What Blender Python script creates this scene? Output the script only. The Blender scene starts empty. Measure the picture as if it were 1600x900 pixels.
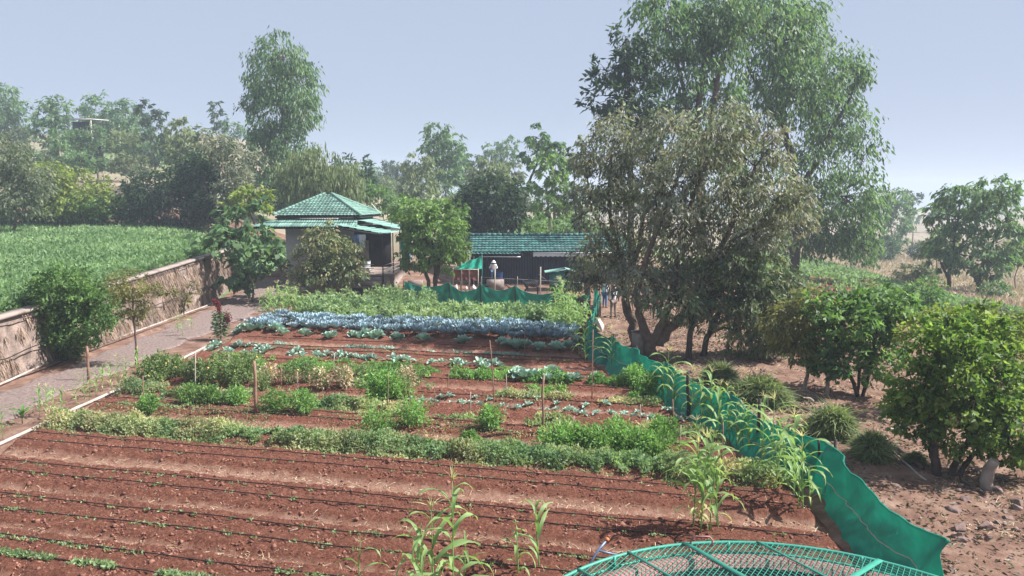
import bpy, bmesh, math
import numpy as np
from mathutils import Vector, Matrix
rng = np.random.default_rng(11)
SC = bpy.context.scene
COL = SC.collection
PI = math.pi
# ------------------------------------------------------------------ camera
F = 1164.0; TH = math.atan((450 - 318) / F); CZ = 6.2
cam = bpy.data.cameras.new('camera'); cam.sensor_width = 36; cam.lens = 36 * F / 1600
cam.clip_start = .1; cam.clip_end = 4000
camo = bpy.data.objects.new('camera', cam); COL.objects.link(camo)
camo.location = (0, 0, CZ); camo.rotation_euler = (PI / 2 - TH, 0, 0); SC.camera = camo
# ------------------------------------------------------------------ sky, sun, exposure
SUN_EL, SUN_AZ = math.radians(46), math.radians(91)      # azimuth from +Y towards +X
wd = bpy.data.worlds.new('World'); SC.world = wd; wd.use_nodes = True
nt = wd.node_tree; bg = nt.nodes['Background']
sky = nt.nodes.new('ShaderNodeTexSky'); sky.sky_type = 'NISHITA'; sky.sun_disc = False
sky.sun_elevation = SUN_EL; sky.sun_rotation = SUN_AZ; sky.air_density = 1.0; sky.dust_density = 1.0; sky.ozone_density = 2.5
hz = nt.nodes.new('ShaderNodeMix'); hz.data_type = 'RGBA'; hz.inputs[0].default_value = .96; hz.inputs[7].default_value = (2.12, 2.45, 3.2, 1)   # even, hazy morning sky
nt.links.new(sky.outputs[0], hz.inputs[6]); nt.links.new(hz.outputs[2], bg.inputs[0]); bg.inputs[1].default_value = 0.10
sl = bpy.data.lights.new('sun', 'SUN'); sl.energy = 5.0; sl.angle = math.radians(.6); sl.color = (1, .96, .91)
so = bpy.data.objects.new('sun', sl); COL.objects.link(so)
sd = Vector((math.sin(SUN_AZ) * math.cos(SUN_EL), math.cos(SUN_AZ) * math.cos(SUN_EL), math.sin(SUN_EL)))
so.rotation_euler = sd.to_track_quat('Z', 'Y').to_euler(); so.location = (60, 30, 60)
SC.view_settings.view_transform = 'Standard'; SC.view_settings.look = 'None'
SC.view_settings.exposure = 1.15; SC.view_settings.gamma = 1
SC.cycles.volume_bounces = 1; SC.cycles.max_bounces = 6
HAZE = 0.0009
# ------------------------------------------------------------------ noise
_T = np.random.default_rng(3).random((256, 256))
def vn(x, y):
    x = np.asarray(x, float); y = np.asarray(y, float)
    xi = np.floor(x).astype(int); yi = np.floor(y).astype(int); fx = x - xi; fy = y - yi
    fx = fx * fx * (3 - 2 * fx); fy = fy * fy * (3 - 2 * fy)
    g = lambda a, b: _T[a & 255, b & 255]
    return (g(xi, yi) * (1 - fx) + g(xi + 1, yi) * fx) * (1 - fy) + (g(xi, yi + 1) * (1 - fx) + g(xi + 1, yi + 1) * fx) * fy
def fbm(x, y, o=4):
    s = 0; a = .5
    for k in range(o):
        s = s + a * (vn(x * 2 ** k + 17.3 * k, y * 2 ** k + 9.1 * k) - .5); a *= .55
    return s
def ss(a, b, x):
    t = np.clip((np.asarray(x, float) - a) / (b - a), 0, 1); return t * t * (3 - 2 * t)
# ------------------------------------------------------------------ terrain
def wall_x(y): return -18.35 - (np.asarray(y, float) - 26) * .04
WELL = (3.4, 7.45); WELL_R = 3.75
def Hs(x, y):
    x = np.asarray(x, float); y = np.asarray(y, float)
    lf = 1 - ss(-8, -3, x)
    c = ss(44, 56, y) * (.55 + .55 * lf) * (1 - ss(8, 20, x))
    c = c + np.clip(y - 58, 0, 100) * .028 * (1 - ss(12, 40, x)) + 1.6 * ss(200, 420, y) * (1 - ss(12, 80, x))
    c = c - np.clip(x - 8, 0, 70) * .055 * ss(8, 24, y) + ss(250, 700, y) * 5 * ss(20, 120, x)
    T = 2.1 + np.clip(y - 26, 0, 50) * .039
    bank = 1.5 * ss(75, 77.5, y)
    g = ss(22, 70, -x)
    hill = np.clip(y - 78, 0, 90) * (.05 + .127 * g) - np.clip(y - 190, 0, 200) * .07 * g
    L = T + bank + hill
    w = .22 + ss(51, 62, y) * 9
    a = ss(-w, w, -(x - wall_x(np.minimum(y, 90))) - w * .6)
    z = c * (1 - a) + L * a
    far = ss(20, 60, np.abs(y - 20)) 
    return z
def H(x, y): return Hs(x, y)
def h1(x, y): return float(H(x, y))
def ray(px, py):
    x = (px - 800) / F; y = (450 - py) / F
    return np.array([x, math.cos(TH) + y * math.sin(TH), -math.sin(TH) + y * math.cos(TH)])
_ts = 6 * 1.006 ** np.arange(900)
def hit(px, py):
    """ground point of the real terrain seen at a photo position"""
    d = ray(px, py); x, y, z = d[0] * _ts, d[1] * _ts, CZ + d[2] * _ts
    f = z - H(x, y); i = np.argmax(f < 0)
    if f[i] >= 0: i = len(_ts) - 1
    t = _ts[i] if i == 0 else _ts[i - 1] + (_ts[i] - _ts[i - 1]) * f[i - 1] / (f[i - 1] - f[i] + 1e-9)
    return np.array([d[0] * t, d[1] * t, h1(d[0] * t, d[1] * t)])
def atY(px, py, Y):
    d = ray(px, py); t = Y / d[1]; return np.array([d[0] * t, Y, CZ + d[2] * t])
# ------------------------------------------------------------------ mesh builder
class MB:
    def __init__(s): s.V = []; s.Q = []; s.T = []; s.t = []; s.n = 0
    def add(s, V, Q=None, T=None, tint=.5):
        V = np.asarray(V, float).reshape(-1, 3)
        if Q is not None and len(Q): s.Q.append(np.asarray(Q, int).reshape(-1, 4) + s.n)
        if T is not None and len(T): s.T.append(np.asarray(T, int).reshape(-1, 3) + s.n)
        s.V.append(V); s.t.append(np.broadcast_to(np.asarray(tint, float), (len(V),)) if np.ndim(tint) < 1 else np.asarray(tint, float)); s.n += len(V)
        return s
    def mesh(s, name, mat, smooth=False):
        me = bpy.data.meshes.new(name)
        V = np.concatenate(s.V); Q = np.concatenate(s.Q) if s.Q else np.zeros((0, 4), int); T = np.concatenate(s.T) if s.T else np.zeros((0, 3), int)
        lp = np.concatenate([Q.ravel(), T.ravel()]); st = np.concatenate([np.arange(len(Q)) * 4, len(Q) * 4 + np.arange(len(T)) * 3])
        me.vertices.add(len(V)); me.loops.add(len(lp)); me.polygons.add(len(st))
        me.vertices.foreach_set('co', V.astype(np.float32).ravel()); me.loops.foreach_set('vertex_index', lp.astype(np.int32))
        me.polygons.foreach_set('loop_start', st.astype(np.int32))
        if smooth: me.polygons.foreach_set('use_smooth', np.ones(len(st), bool))
        a = me.attributes.new('tint', 'FLOAT', 'POINT'); a.data.foreach_set('value', np.concatenate(s.t).astype(np.float32))
        me.update(calc_edges=True); me.materials.append(mat); global TRI; TRI += 2 * len(Q) + len(T)
        return me
    def build(s, name, mat, parent=None, smooth=False, **kw):
        o = bpy.data.objects.new(name, s.mesh(name, mat, smooth)); COL.objects.link(o)
        if parent is not None: o.parent = parent
        for k, v in kw.items(): o[k] = v
        return o
TRI = 0
def root(name, loc, label, cat, group=None, rz=0):
    o = bpy.data.objects.new(name, None); o.empty_display_size = .1; COL.objects.link(o)
    o.location = tuple(float(v) for v in loc); o.rotation_euler = (0, 0, rz); o['label'] = label; o['category'] = cat
    if group: o['group'] = group
    return o
def tag(o, label, cat, group=None):
    o['label'] = label; o['category'] = cat
    if group: o['group'] = group
    return o
def dup(r, loc, rz=0, sc=1, label=None, group=None):
    c = r.copy(); COL.objects.link(c); c.location = tuple(float(v) for v in loc); c.rotation_euler = (0, 0, rz); c.scale = (sc,) * 3
    if label: c['label'] = label
    if group: c['group'] = group
    for ch in r.children:
        d = ch.copy(); COL.objects.link(d); d.parent = c
        for g in ch.children:
            e = g.copy(); COL.objects.link(e); e.parent = d
    return c
def box(c, s, rz=0, mb=None, tint=.5, R=None):
    mb = mb or MB(); V = np.array([[x, y, z] for x in (-.5, .5) for y in (-.5, .5) for z in (-.5, .5)]) * np.array(s)
    if R is not None: V = V @ np.array(R).T
    if rz: V = V @ np.array([[math.cos(rz), -math.sin(rz), 0], [math.sin(rz), math.cos(rz), 0], [0, 0, 1]]).T
    return mb.add(V + np.array(c), [[0, 1, 3, 2], [4, 6, 7, 5], [0, 4, 5, 1], [2, 3, 7, 6], [0, 2, 6, 4], [1, 5, 7, 3]], tint=tint)
def tube(P, r, n=6, mb=None, tint=.5, cap=True):
    mb = mb or MB(); P = np.asarray(P, float); k = len(P); r = np.broadcast_to(np.asarray(r, float), (k,))
    D = np.gradient(P, axis=0); D /= np.linalg.norm(D, axis=1)[:, None] + 1e-9
    up = np.where(np.abs(D[:, 2:3]) > .9, np.array([[1., 0, 0]]), np.array([[0, 0, 1.]]))
    if np.abs(D[:, 2]).max() > .9: up = np.tile(np.array([[1., .13, 0]]), (k, 1))
    A = np.cross(D, up); A /= np.linalg.norm(A, axis=1)[:, None] + 1e-9; B = np.cross(D, A)
    an = np.arange(n) * 2 * PI / n
    V = P[:, None] + r[:, None, None] * (A[:, None] * np.cos(an)[None, :, None] + B[:, None] * np.sin(an)[None, :, None])
    i = np.arange(k - 1)[:, None] * n; j = np.arange(n)[None]; j2 = (j + 1) % n
    Q = np.stack([i + j, i + j2, i + n + j2, i + n + j], -1).reshape(-1, 4)
    V = V.reshape(-1, 3); T = []
    if cap:
        V = np.vstack([V, P[:1], P[-1:]]); a = len(V) - 2; b = a + 1
        T = [[a, (q + 1) % n, q] for q in range(n)] + [[b, (k - 1) * n + q, (k - 1) * n + (q + 1) % n] for q in range(n)]
    return mb.add(V, Q, T, tint)
def grid(X, Y, Z, mb=None, tint=.5, keep=None):
    mb = mb or MB(); a, b = X.shape
    i = np.arange(a - 1)[:, None] * b; j = np.arange(b - 1)[None]
    Q = np.stack([i + j, i + b + j, i + b + j + 1, i + j + 1], -1).reshape(-1, 4)
    if keep is not None: Q = Q[keep[:-1, :-1].ravel()]
    t = tint if np.ndim(tint) == 0 else np.asarray(tint).ravel()
    return mb.add(np.stack([X, Y, Z], -1).reshape(-1, 3), Q, tint=t)
def nrm(a): return a / (np.linalg.norm(a, axis=-1, keepdims=True) + 1e-9)
def leaves(P, D, L, W, tint, mb, fold=.25):
    n = len(P); D = nrm(D); S = nrm(np.cross(D, rng.normal(size=(n, 3)))); N = np.cross(D, S)
    L = np.broadcast_to(L, (n,))[:, None]; W = np.broadcast_to(W, (n,))[:, None]
    m = P + D * L * .45 + N * W * fold
    V = np.stack([P, m + S * W * .5, P + D * L - N * W * fold * .6, m - S * W * .5], 1).reshape(-1, 3)
    return mb.add(V, np.arange(4 * n).reshape(-1, 4), tint=np.repeat(tint, 4))
def blades(P, D, L, W, bend, tint, mb, seg=3):
    """grass blades / straws: strips that arch over"""
    n = len(P); D = nrm(D); S = nrm(np.cross(D, np.array([0, 0, 1.]) + rng.normal(size=(n, 3)) * .3))
    L = np.broadcast_to(L, (n,)); W = np.broadcast_to(W, (n,)); out = D.copy(); out[:, 2] = 0
    Vs = []
    for k in range(seg + 1):
        s = k / seg; c = P + D * (L * s)[:, None] + (out * .5 - np.array([0, 0, 1.])) * (bend * L * s * s)[:, None]
        w = (W * (1 - s ** 1.5) * .5 + .0008)[:, None]; Vs += [c - S * w, c + S * w]
    V = np.stack(Vs, 1).reshape(-1, 3); b = np.arange(n)[:, None] * (2 * seg + 2)
    Q = np.concatenate([np.stack([b[:, 0] + 2 * k, b[:, 0] + 2 * k + 1, b[:, 0] + 2 * k + 3, b[:, 0] + 2 * k + 2], -1) for k in range(seg)])
    return mb.add(V, Q, tint=np.repeat(tint, 2 * seg + 2))
# ------------------------------------------------------------------ materials
def newmat(name):
    m = bpy.data.materials.new(name); m.use_nodes = True; n = m.node_tree; n.nodes.clear()
    return m, n, n.nodes.new('ShaderNodeOutputMaterial')
def ramp(n, stops):
    r = n.nodes.new('ShaderNodeValToRGB'); e = r.color_ramp.elements
    while len(e) < len(stops): e.new(.5)
    for k, (p, c) in enumerate(stops): e[k].position = p; e[k].color = (*c, 1)
    return r
def noise(n, scale, detail=4, vec='Object', rough=.55):
    t = n.nodes.new('ShaderNodeTexCoord'); k = n.nodes.new('ShaderNodeTexNoise')
    k.inputs['Scale'].default_value = scale; k.inputs['Detail'].default_value = detail; k.inputs['Roughness'].default_value = rough
    if vec == 'World':
        g = n.nodes.new('ShaderNodeNewGeometry'); n.links.new(g.outputs['Position'], k.inputs['Vector'])
    else: n.links.new(t.outputs[vec], k.inputs['Vector'])
    return k
def mixc(n, f, a, b, mode='MIX'):
    m = n.nodes.new('ShaderNodeMix'); m.data_type = 'RGBA'; m.blend_type = mode
    for s, v in ((0, f), (6, a), (7, b)):
        if hasattr(v, 'links'): n.links.new(v, m.inputs[s])
        else: m.inputs[s].default_value = v if s == 0 else (*v, 1)
    return m.outputs[2]
def attr(n, name='tint'):
    a = n.nodes.new('ShaderNodeAttribute'); a.attribute_name = name; return a
def leafmat(name, cols, rough=.55, trans=.42, var=.35, gain=1.22):
    cols = [tuple(min(.75, v * gain) for v in c) for c in cols]; rough = max(rough, .5)
    m, n, out = newmat(name); k = len(cols)
    r = ramp(n, [((i + .0) / (k - 1), c) for i, c in enumerate(cols)]); n.links.new(attr(n).outputs['Fac'], r.inputs[0])
    ns = noise(n, .9, 2, 'World'); rr = ramp(n, [(.3, (1 - var,) * 3), (.7, (1 + var * .6,) * 3)]); n.links.new(ns.outputs[0], rr.inputs[0])
    c = mixc(n, 1.0, r.outputs[0], rr.outputs[0], 'MULTIPLY')
    p = n.nodes.new('ShaderNodeBsdfPrincipled'); p.inputs['Roughness'].default_value = rough; p.inputs['Specular IOR Level'].default_value = .35
    n.links.new(c, p.inputs['Base Color'])
    t = n.nodes.new('ShaderNodeBsdfTranslucent'); c2 = mixc(n, 1.0, c, (1.25, 1.35, .75), 'MULTIPLY'); n.links.new(c2, t.inputs[0])
    mx = n.nodes.new('ShaderNodeMixShader'); mx.inputs[0].default_value = trans
    n.links.new(p.outputs[0], mx.inputs[1]); n.links.new(t.outputs[0], mx.inputs[2]); n.links.new(mx.outputs[0], out.inputs[0])
    return m
def mat(name, c1, c2=None, scale=3, rough=.8, bump=.2, bscale=None, metal=0, detail=5, spec=.3, use_tint=False, vec='Object', bdist=.02):
    m, n, out = newmat(name); p = n.nodes.new('ShaderNodeBsdfPrincipled'); c2 = c2 or tuple(v * .7 for v in c1)
    ns = noise(n, scale, detail, vec); r = ramp(n, [(.32, c2), (.68, c1)]); n.links.new(ns.outputs[0], r.inputs[0])
    c = r.outputs[0]
    if use_tint:
        q = ramp(n, [(0, (.65,) * 3), (1, (1.25,) * 3)]); n.links.new(attr(n).outputs['Fac'], q.inputs[0]); c = mixc(n, 1.0, c, q.outputs[0], 'MULTIPLY')
    n.links.new(c, p.inputs['Base Color']); p.inputs['Roughness'].default_value = rough; p.inputs['Metallic'].default_value = metal
    p.inputs['Specular IOR Level'].default_value = spec
    if bump:
        b = n.nodes.new('ShaderNodeBump'); b.inputs['Strength'].default_value = bump; b.inputs['Distance'].default_value = bdist
        n2 = noise(n, bscale or scale * 6, 5, vec); n.links.new(n2.outputs[0], b.inputs['Height']); n.links.new(b.outputs[0], p.inputs['Normal'])
    n.links.new(p.outputs[0], out.inputs[0]); return m
M = {}
def LM(k, *a, **kw): M[k] = leafmat(k, *a, **kw)
LM('euc', [(.05, .11, .05), (.10, .18, .08), (.185, .26, .12)])
LM('euc_dark', [(.02, .05, .03), (.045, .085, .05), (.08, .13, .07)])
LM('weep', [(.09, .12, .06), (.14, .18, .085), (.20, .23, .12)])
LM('mango_dark', [(.012, .03, .018), (.03, .06, .03), (.06, .10, .045)], rough=.4)
LM('mango_olive', [(.06, .085, .055), (.13, .155, .105), (.24, .25, .19), (.32, .26, .20)], trans=.34)
LM('mango_under', [(.04, .07, .035), (.09, .135, .065), (.17, .21, .12), (.24, .18, .13)], trans=.34)
LM('bright', [(.06, .12, .03), (.12, .21, .06), (.22, .32, .10)], rough=.42)
LM('lime', [(.07, .11, .02), (.16, .21, .045), (.30, .34, .08)])
LM('citrus', [(.04, .09, .02), (.105, .18, .04), (.25, .32, .085)], trans=.48)
LM('leafy', [(.04, .095, .03), (.095, .18, .055), (.19, .29, .09)], trans=.45)
LM('scrub', [(.07, .095, .06), (.12, .15, .09), (.20, .21, .14)])
LM('thin', [(.10, .10, .04), (.18, .18, .07), (.26, .24, .10)])
LM('papaya', [(.04, .09, .04), (.08, .15, .07), (.16, .25, .11)], rough=.45)
LM('young_mango', [(.04, .08, .035), (.10, .14, .06), (.20, .21, .10), (.30, .20, .12)], trans=.3)
LM('pea', [(.10, .18, .09), (.17, .26, .12), (.30, .33, .17), (.46, .40, .25)], rough=.6)
LM('bean', [(.12, .20, .10), (.21, .30, .15), (.33, .40, .22)], rough=.6)
LM('carrot', [(.09, .20, .05), (.16, .30, .09), (.25, .38, .13)], rough=.6)
LM('tomato', [(.08, .14, .055), (.15, .22, .09), (.27, .31, .14)], rough=.6)
LM('corn', [(.12, .22, .07), (.21, .32, .12), (.36, .42, .16)], rough=.45, var=.2)
LM('corn_dry', [(.5, .42, .2), (.42, .44, .2), (.3, .4, .15)], rough=.6)
LM('tassel', [(.45, .40, .22), (.55, .50, .30), (.60, .56, .36)], rough=.7)
LM('kale', [(.10, .17, .22), (.21, .30, .37), (.38, .47, .52)], rough=.65, trans=.1)
LM('cabbage', [(.13, .24, .20), (.22, .34, .28), (.36, .47, .40)], rough=.5, trans=.12)
LM('field', [(.10, .18, .075), (.165, .26, .12), (.25, .34, .17)], rough=.6, var=.2)
LM('lemongrass', [(.09, .13, .05), (.16, .21, .09), (.28, .30, .16)], rough=.6)
LM('straw', [(.35, .25, .16), (.50, .40, .27), (.62, .53, .38)], rough=.9, trans=.15)
LM('wallgrass', [(.15, .10, .075), (.25, .18, .14), (.36, .28, .22)], rough=.9, trans=.1)
LM('drygrass', [(.26, .20, .15), (.36, .285, .22), (.46, .38, .30)], rough=.9, trans=.2)
LM('amaranth', [(.09, .010, .016), (.13, .016, .025), (.19, .035, .04)], rough=.6)
LM_litter = leafmat('leaf_litter', [(.06, .04, .025), (.12, .08, .05), (.22, .17, .11), (.12, .15, .07)], trans=.1, gain=1)
M['bark'] = mat('bark', (.16, .115, .09), (.07, .05, .04), 6, .9, .8, 25)
M['bark_dark'] = mat('bark_dark', (.09, .065, .05), (.035, .027, .022), 6, .9, .8, 25)
M['bark_pale'] = mat('bark_pale', (.38, .31, .26), (.2, .16, .13), 3, .85, .4, 15)
M['pole'] = mat('pole', (.30, .18, .13), (.17, .10, .07), 8, .85, .4, 40)
M['pole_dark'] = mat('pole_dark', (.05, .04, .035), (.025, .02, .02), 8, .8, .3, 40)
M['pole_pale'] = mat('pole_pale', (.45, .40, .34), (.3, .26, .22), 8, .8, .3, 40)
M['stone'] = mat('stone', (.33, .25, .21), (.14, .105, .09), 2.5, .95, 1, 9, bdist=.05)
M['coping'] = mat('coping', (.33, .27, .24), (.22, .175, .155), 1.5, .9, .4, 20)
M['rock'] = mat('rock', (.27, .185, .16), (.12, .08, .07), 4, .9, .9, 14)
M['concrete'] = mat('concrete', (.33, .27, .24), (.2, .15, .13), 2, .9, .4, 20)
M['plaster'] = mat('plaster', (.52, .50, .50), (.38, .36, .36), 1.2, .9, .3, 12)
M['tile_green'] = mat('tile_green', (.20, .34, .28), (.10, .19, .155), 1.1, .55, .25, 30, use_tint=True)
M['tile_teal'] = mat('tile_teal', (.075, .22, .20), (.025, .07, .07), 2.2, .6, .25, 30, use_tint=True)
M['sheet_green'] = mat('sheet_green', (.22, .38, .32), (.14, .27, .23), 1.0, .5, .1, 30)
M['sheet_dark'] = mat('sheet_dark', (.032, .036, .055), (.02, .022, .035), 1.0, .6, .1, 30)
M['sheet_brown'] = mat('sheet_brown', (.24, .085, .07), (.15, .055, .045), 2, .8, .3, 20)
M['hutch'] = mat('hutch', (.03, .17, .15), (.02, .11, .10), 2, .6, .2, 20)
M['white'] = mat('white_paint', (.74, .74, .76), (.6, .6, .62), 2, .6, .1)
M['boards'] = mat('boards', (.34, .27, .22), (.2, .15, .12), 3, .85, .4, 20, use_tint=True)
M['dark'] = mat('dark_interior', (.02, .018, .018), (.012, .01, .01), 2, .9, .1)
M['metal'] = mat('dull_metal', (.30, .29, .28), (.2, .19, .18), 4, .5, .1, metal=.4)
M['pvc'] = mat('pvc', (.50, .45, .42), (.33, .26, .22), 3, .5, .1)
M['hose'] = mat('drip_hose', (.02, .018, .018), (.012, .01, .01), 4, .5, .1)
M['blue'] = mat('blue_plastic', (.03, .09, .26), (.02, .06, .18), 2, .4, .1)
M['yellow'] = mat('yellow_plastic', (.62, .52, .05), (.5, .4, .04), 2, .4, .1)
M['bluemetal'] = mat('blue_grey_metal', (.17, .24, .36), (.12, .18, .27), 8, .45, .1, metal=.3)
M['orange'] = mat('orange_rubber', (.60, .20, .08), (.5, .15, .06), 8, .5, .1)
M['frame_green'] = mat('green_frame_paint', (.05, .30, .22), (.04, .23, .17), 5, .45, .1)
M['pink'] = mat('pink_paint', (.40, .165, .16), (.30, .12, .115), 4, .8, .5, 25)
M['water'] = mat('water', (.012, .018, .018), (.008, .012, .012), 2, .12, .15, 5, spec=.6)
M['skin'] = mat('skin', (.19, .10, .065), (.16, .08, .05), 4, .55, .05)
M['hair'] = mat('hair', (.015, .012, .012), (.01, .01, .01), 20, .6, .2)
M['shirt_white'] = mat('white_cloth', (.70, .70, .74), (.58, .58, .63), 5, .85, .3, 12)
M['trouser_brown'] = mat('brown_cloth', (.24, .19, .16), (.18, .14, .12), 5, .9, .3, 12)
M['jeans'] = mat('blue_denim', (.10, .19, .36), (.07, .13, .26), 5, .9, .3, 12)
M['teal_cloth'] = mat('teal_cloth', (.04, .20, .17), (.03, .14, .12), 5, .9, .3, 12)
M['pink_cloth'] = mat('red_cloth', (.55, .07, .09), (.42, .05, .07), 5, .85, .3, 12)
M['goat'] = mat('black_fur', (.014, .012, .014), (.008, .007, .008), 12, .55, .5, 40)
M['brownfur'] = mat('brown_feathers', (.28, .12, .07), (.14, .06, .04), 12, .7, .4, 40)
M['fruit'] = mat('ripe_fruit', (.60, .36, .10), (.5, .42, .14), 3, .4, 0)
def clothmat(name, c, tr=.35, weave=90, alpha=.0):
    m, n, out = newmat(name); p = n.nodes.new('ShaderNodeBsdfPrincipled'); p.inputs['Roughness'].default_value = .6
    ns = noise(n, 1.7, 4); r = ramp(n, [(.3, tuple(v * .72 for v in c)), (.7, tuple(v * 1.15 for v in c))]); n.links.new(ns.outputs[0], r.inputs[0]); n.links.new(r.outputs[0], p.inputs[0])
    t = n.nodes.new('ShaderNodeBsdfTranslucent'); n.links.new(r.outputs[0], t.inputs[0]); mx = n.nodes.new('ShaderNodeMixShader'); mx.inputs[0].default_value = tr
    b = n.nodes.new('ShaderNodeBump'); b.inputs['Strength'].default_value = .5; b.inputs['Distance'].default_value = .03; n3 = noise(n, 7, 4); n.links.new(n3.outputs[0], b.inputs['Height'])
    n.links.new(b.outputs[0], p.inputs['Normal']); n.links.new(b.outputs[0], t.inputs['Normal'])
    n.links.new(p.outputs[0], mx.inputs[1]); n.links.new(t.outputs[0], mx.inputs[2]); n.links.new(mx.outputs[0], out.inputs[0])
    if 'net' in name:
        tp = n.nodes.new('ShaderNodeBsdfTransparent'); m2 = n.nodes.new('ShaderNodeMixShader'); m2.inputs[0].default_value = .10; n.links.new(mx.outputs[0], m2.inputs[1]); n.links.new(tp.outputs[0], m2.inputs[2]); n.links.new(m2.outputs[0], out.inputs[0])
    return m
M['net'] = clothmat('green_shade_net', (.012, .33, .235), .5)
M['net_bright'] = clothmat('bright_green_cloth', (.02, .50, .36), .4)
M['sack'] = clothmat('white_sack', (.70, .62, .62), .15)
# ground: three material weights per vertex (dry grass, green, dusty soil) mixed with noise
def groundmat():
    m, n, out = newmat('ground_soil'); p = n.nodes.new('ShaderNodeBsdfPrincipled'); p.inputs['Roughness'].default_value = .95; p.inputs['Specular IOR Level'].default_value = .15
    a = attr(n, 'zone'); sp = n.nodes.new('ShaderNodeSeparateColor'); n.links.new(a.outputs['Color'], sp.inputs[0])
    n1 = noise(n, 1.3, 8, 'World', .65); r1 = ramp(n, [(.3, (.095, .052, .038)), (.5, (.19, .11, .08)), (.72, (.31, .215, .165))]); n.links.new(n1.outputs[0], r1.inputs[0])
    n2 = noise(n, .35, 8, 'World', .7); r2 = ramp(n, [(.3, (.15, .13, .085)), (.5, (.245, .20, .145)), (.7, (.34, .285, .22))]); n.links.new(n2.outputs[0], r2.inputs[0])
    n3 = noise(n, .8, 8, 'World', .7); r3 = ramp(n, [(.3, (.06, .12, .045)), (.5, (.12, .20, .08)), (.7, (.20, .27, .12))]); n.links.new(n3.outputs[0], r3.inputs[0])
    def wsum(v, scale):
        q = noise(n, scale, 6, 'World', .7); ad = n.nodes.new('ShaderNodeMath'); ad.operation = 'ADD'; n.links.new(v, ad.inputs[0]); n.links.new(q.outputs[0], ad.inputs[1])
        r = ramp(n, [(.85 / 2, (0, 0, 0)), (1.12 / 2, (1, 1, 1))]); h = n.nodes.new('ShaderNodeMath'); h.operation = 'MULTIPLY'; h.inputs[1].default_value = .5
        n.links.new(ad.outputs[0], h.inputs[0]); n.links.new(h.outputs[0], r.inputs[0]); return r.outputs[0]
    c = mixc(n, wsum(sp.outputs[0], .5), r1.outputs[0], r2.outputs[0]); c = mixc(n, wsum(sp.outputs[1], .8), c, r3.outputs[0])
    n.links.new(c, p.inputs[0]); b = n.nodes.new('ShaderNodeBump'); b.inputs['Strength'].default_value = .9; b.inputs['Distance'].default_value = .06
    n4 = noise(n, 9, 8, 'World', .7); n.links.new(n4.outputs[0], b.inputs['Height']); n.links.new(b.outputs[0], p.inputs['Normal'])
    n.links.new(p.outputs[0], out.inputs[0]); return m
def soilmat():
    m, n, out = newmat('tilled_red_soil'); p = n.nodes.new('ShaderNodeBsdfPrincipled'); p.inputs['Roughness'].default_value = .95; p.inputs['Specular IOR Level'].default_value = .15
    n1 = noise(n, 16, 9, 'World', .8); r1 = ramp(n, [(.34, (.065, .024, .016)), (.5, (.18, .068, .043)), (.66, (.33, .15, .10))]); n.links.new(n1.outputs[0], r1.inputs[0])
    n2 = noise(n, 5, 8, 'World', .75); r2 = ramp(n, [(.3, (.20, .09, .06)), (.5, (.31, .165, .115)), (.7, (.44, .30, .22))]); n.links.new(n2.outputs[0], r2.inputs[0])
    q = noise(n, 3, 6, 'World', .7); ad = n.nodes.new('ShaderNodeMath'); ad.operation = 'ADD'; n.links.new(attr(n).outputs['Fac'], ad.inputs[0]); n.links.new(q.outputs[0], ad.inputs[1])
    r = n.nodes.new('ShaderNodeMapRange'); r.inputs[1].default_value = .85; r.inputs[2].default_value = 1.3; n.links.new(ad.outputs[0], r.inputs[0])
    c = mixc(n, r.outputs[0], r1.outputs[0], r2.outputs[0]); n.links.new(c, p.inputs[0])
    b = n.nodes.new('ShaderNodeBump'); b.inputs['Strength'].default_value = 1; b.inputs['Distance'].default_value = .09
    n4 = noise(n, 22, 8, 'World', .8); n.links.new(n4.outputs[0], b.inputs['Height']); n.links.new(b.outputs[0], p.inputs['Normal'])
    n.links.new(p.outputs[0], out.inputs[0]); return m
M['ground'] = groundmat(); M['soil'] = soilmat()
M['gravel'] = mat('gravel', (.30, .225, .20), (.13, .095, .085), 9, .95, 1, 60, vec='World', detail=8, bdist=.03)
M['clod'] = mat('soil_clod', (.32, .155, .11), (.11, .045, .032), 3, .95, .5, 30, vec='World')
M['well_stone'] = mat('well_lining', (.16, .15, .15), (.05, .05, .055), 3, .9, .8, 9)
# ------------------------------------------------------------------ shared traces (the net's foot on the ground)
NETPX = [(1480, 960), (1440, 925), (1386, 878), (1342, 826), (1306, 790), (1274, 757), (1226, 730), (1182, 709), (1130, 674), (1085, 648), (1040, 622), (1000, 600), (962, 577), (930, 556), (921, 538), (928, 515), (936, 494)]
NET = np.array([hit(*p)[:2] for p in NETPX])
NETB = np.array([atY(p, 480, Y)[:2] for p, Y in ((632, 45.2), (680, 44.9), (713, 44.4), (758, 43.6), (803, 42.8), (850, 42.2), (885, 41.6), (922, 41.2))])
def net_x(Y):
    o = np.argsort(NET[:, 1]); return np.interp(Y, NET[o, 1], NET[o, 0])
def inplot(X, Y):
    v = Y + .2355 * X
    e = np.minimum.reduce([(X + 13.0) / .35, (net_x(Y) - .45 - X) / .4, (v - 8.6) / .4, (44.0 - .05 * X - Y) / .5, (np.hypot(X - WELL[0], Y - WELL[1]) - 4.5) / .4])
    return np.clip(e, 0, 1)
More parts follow.
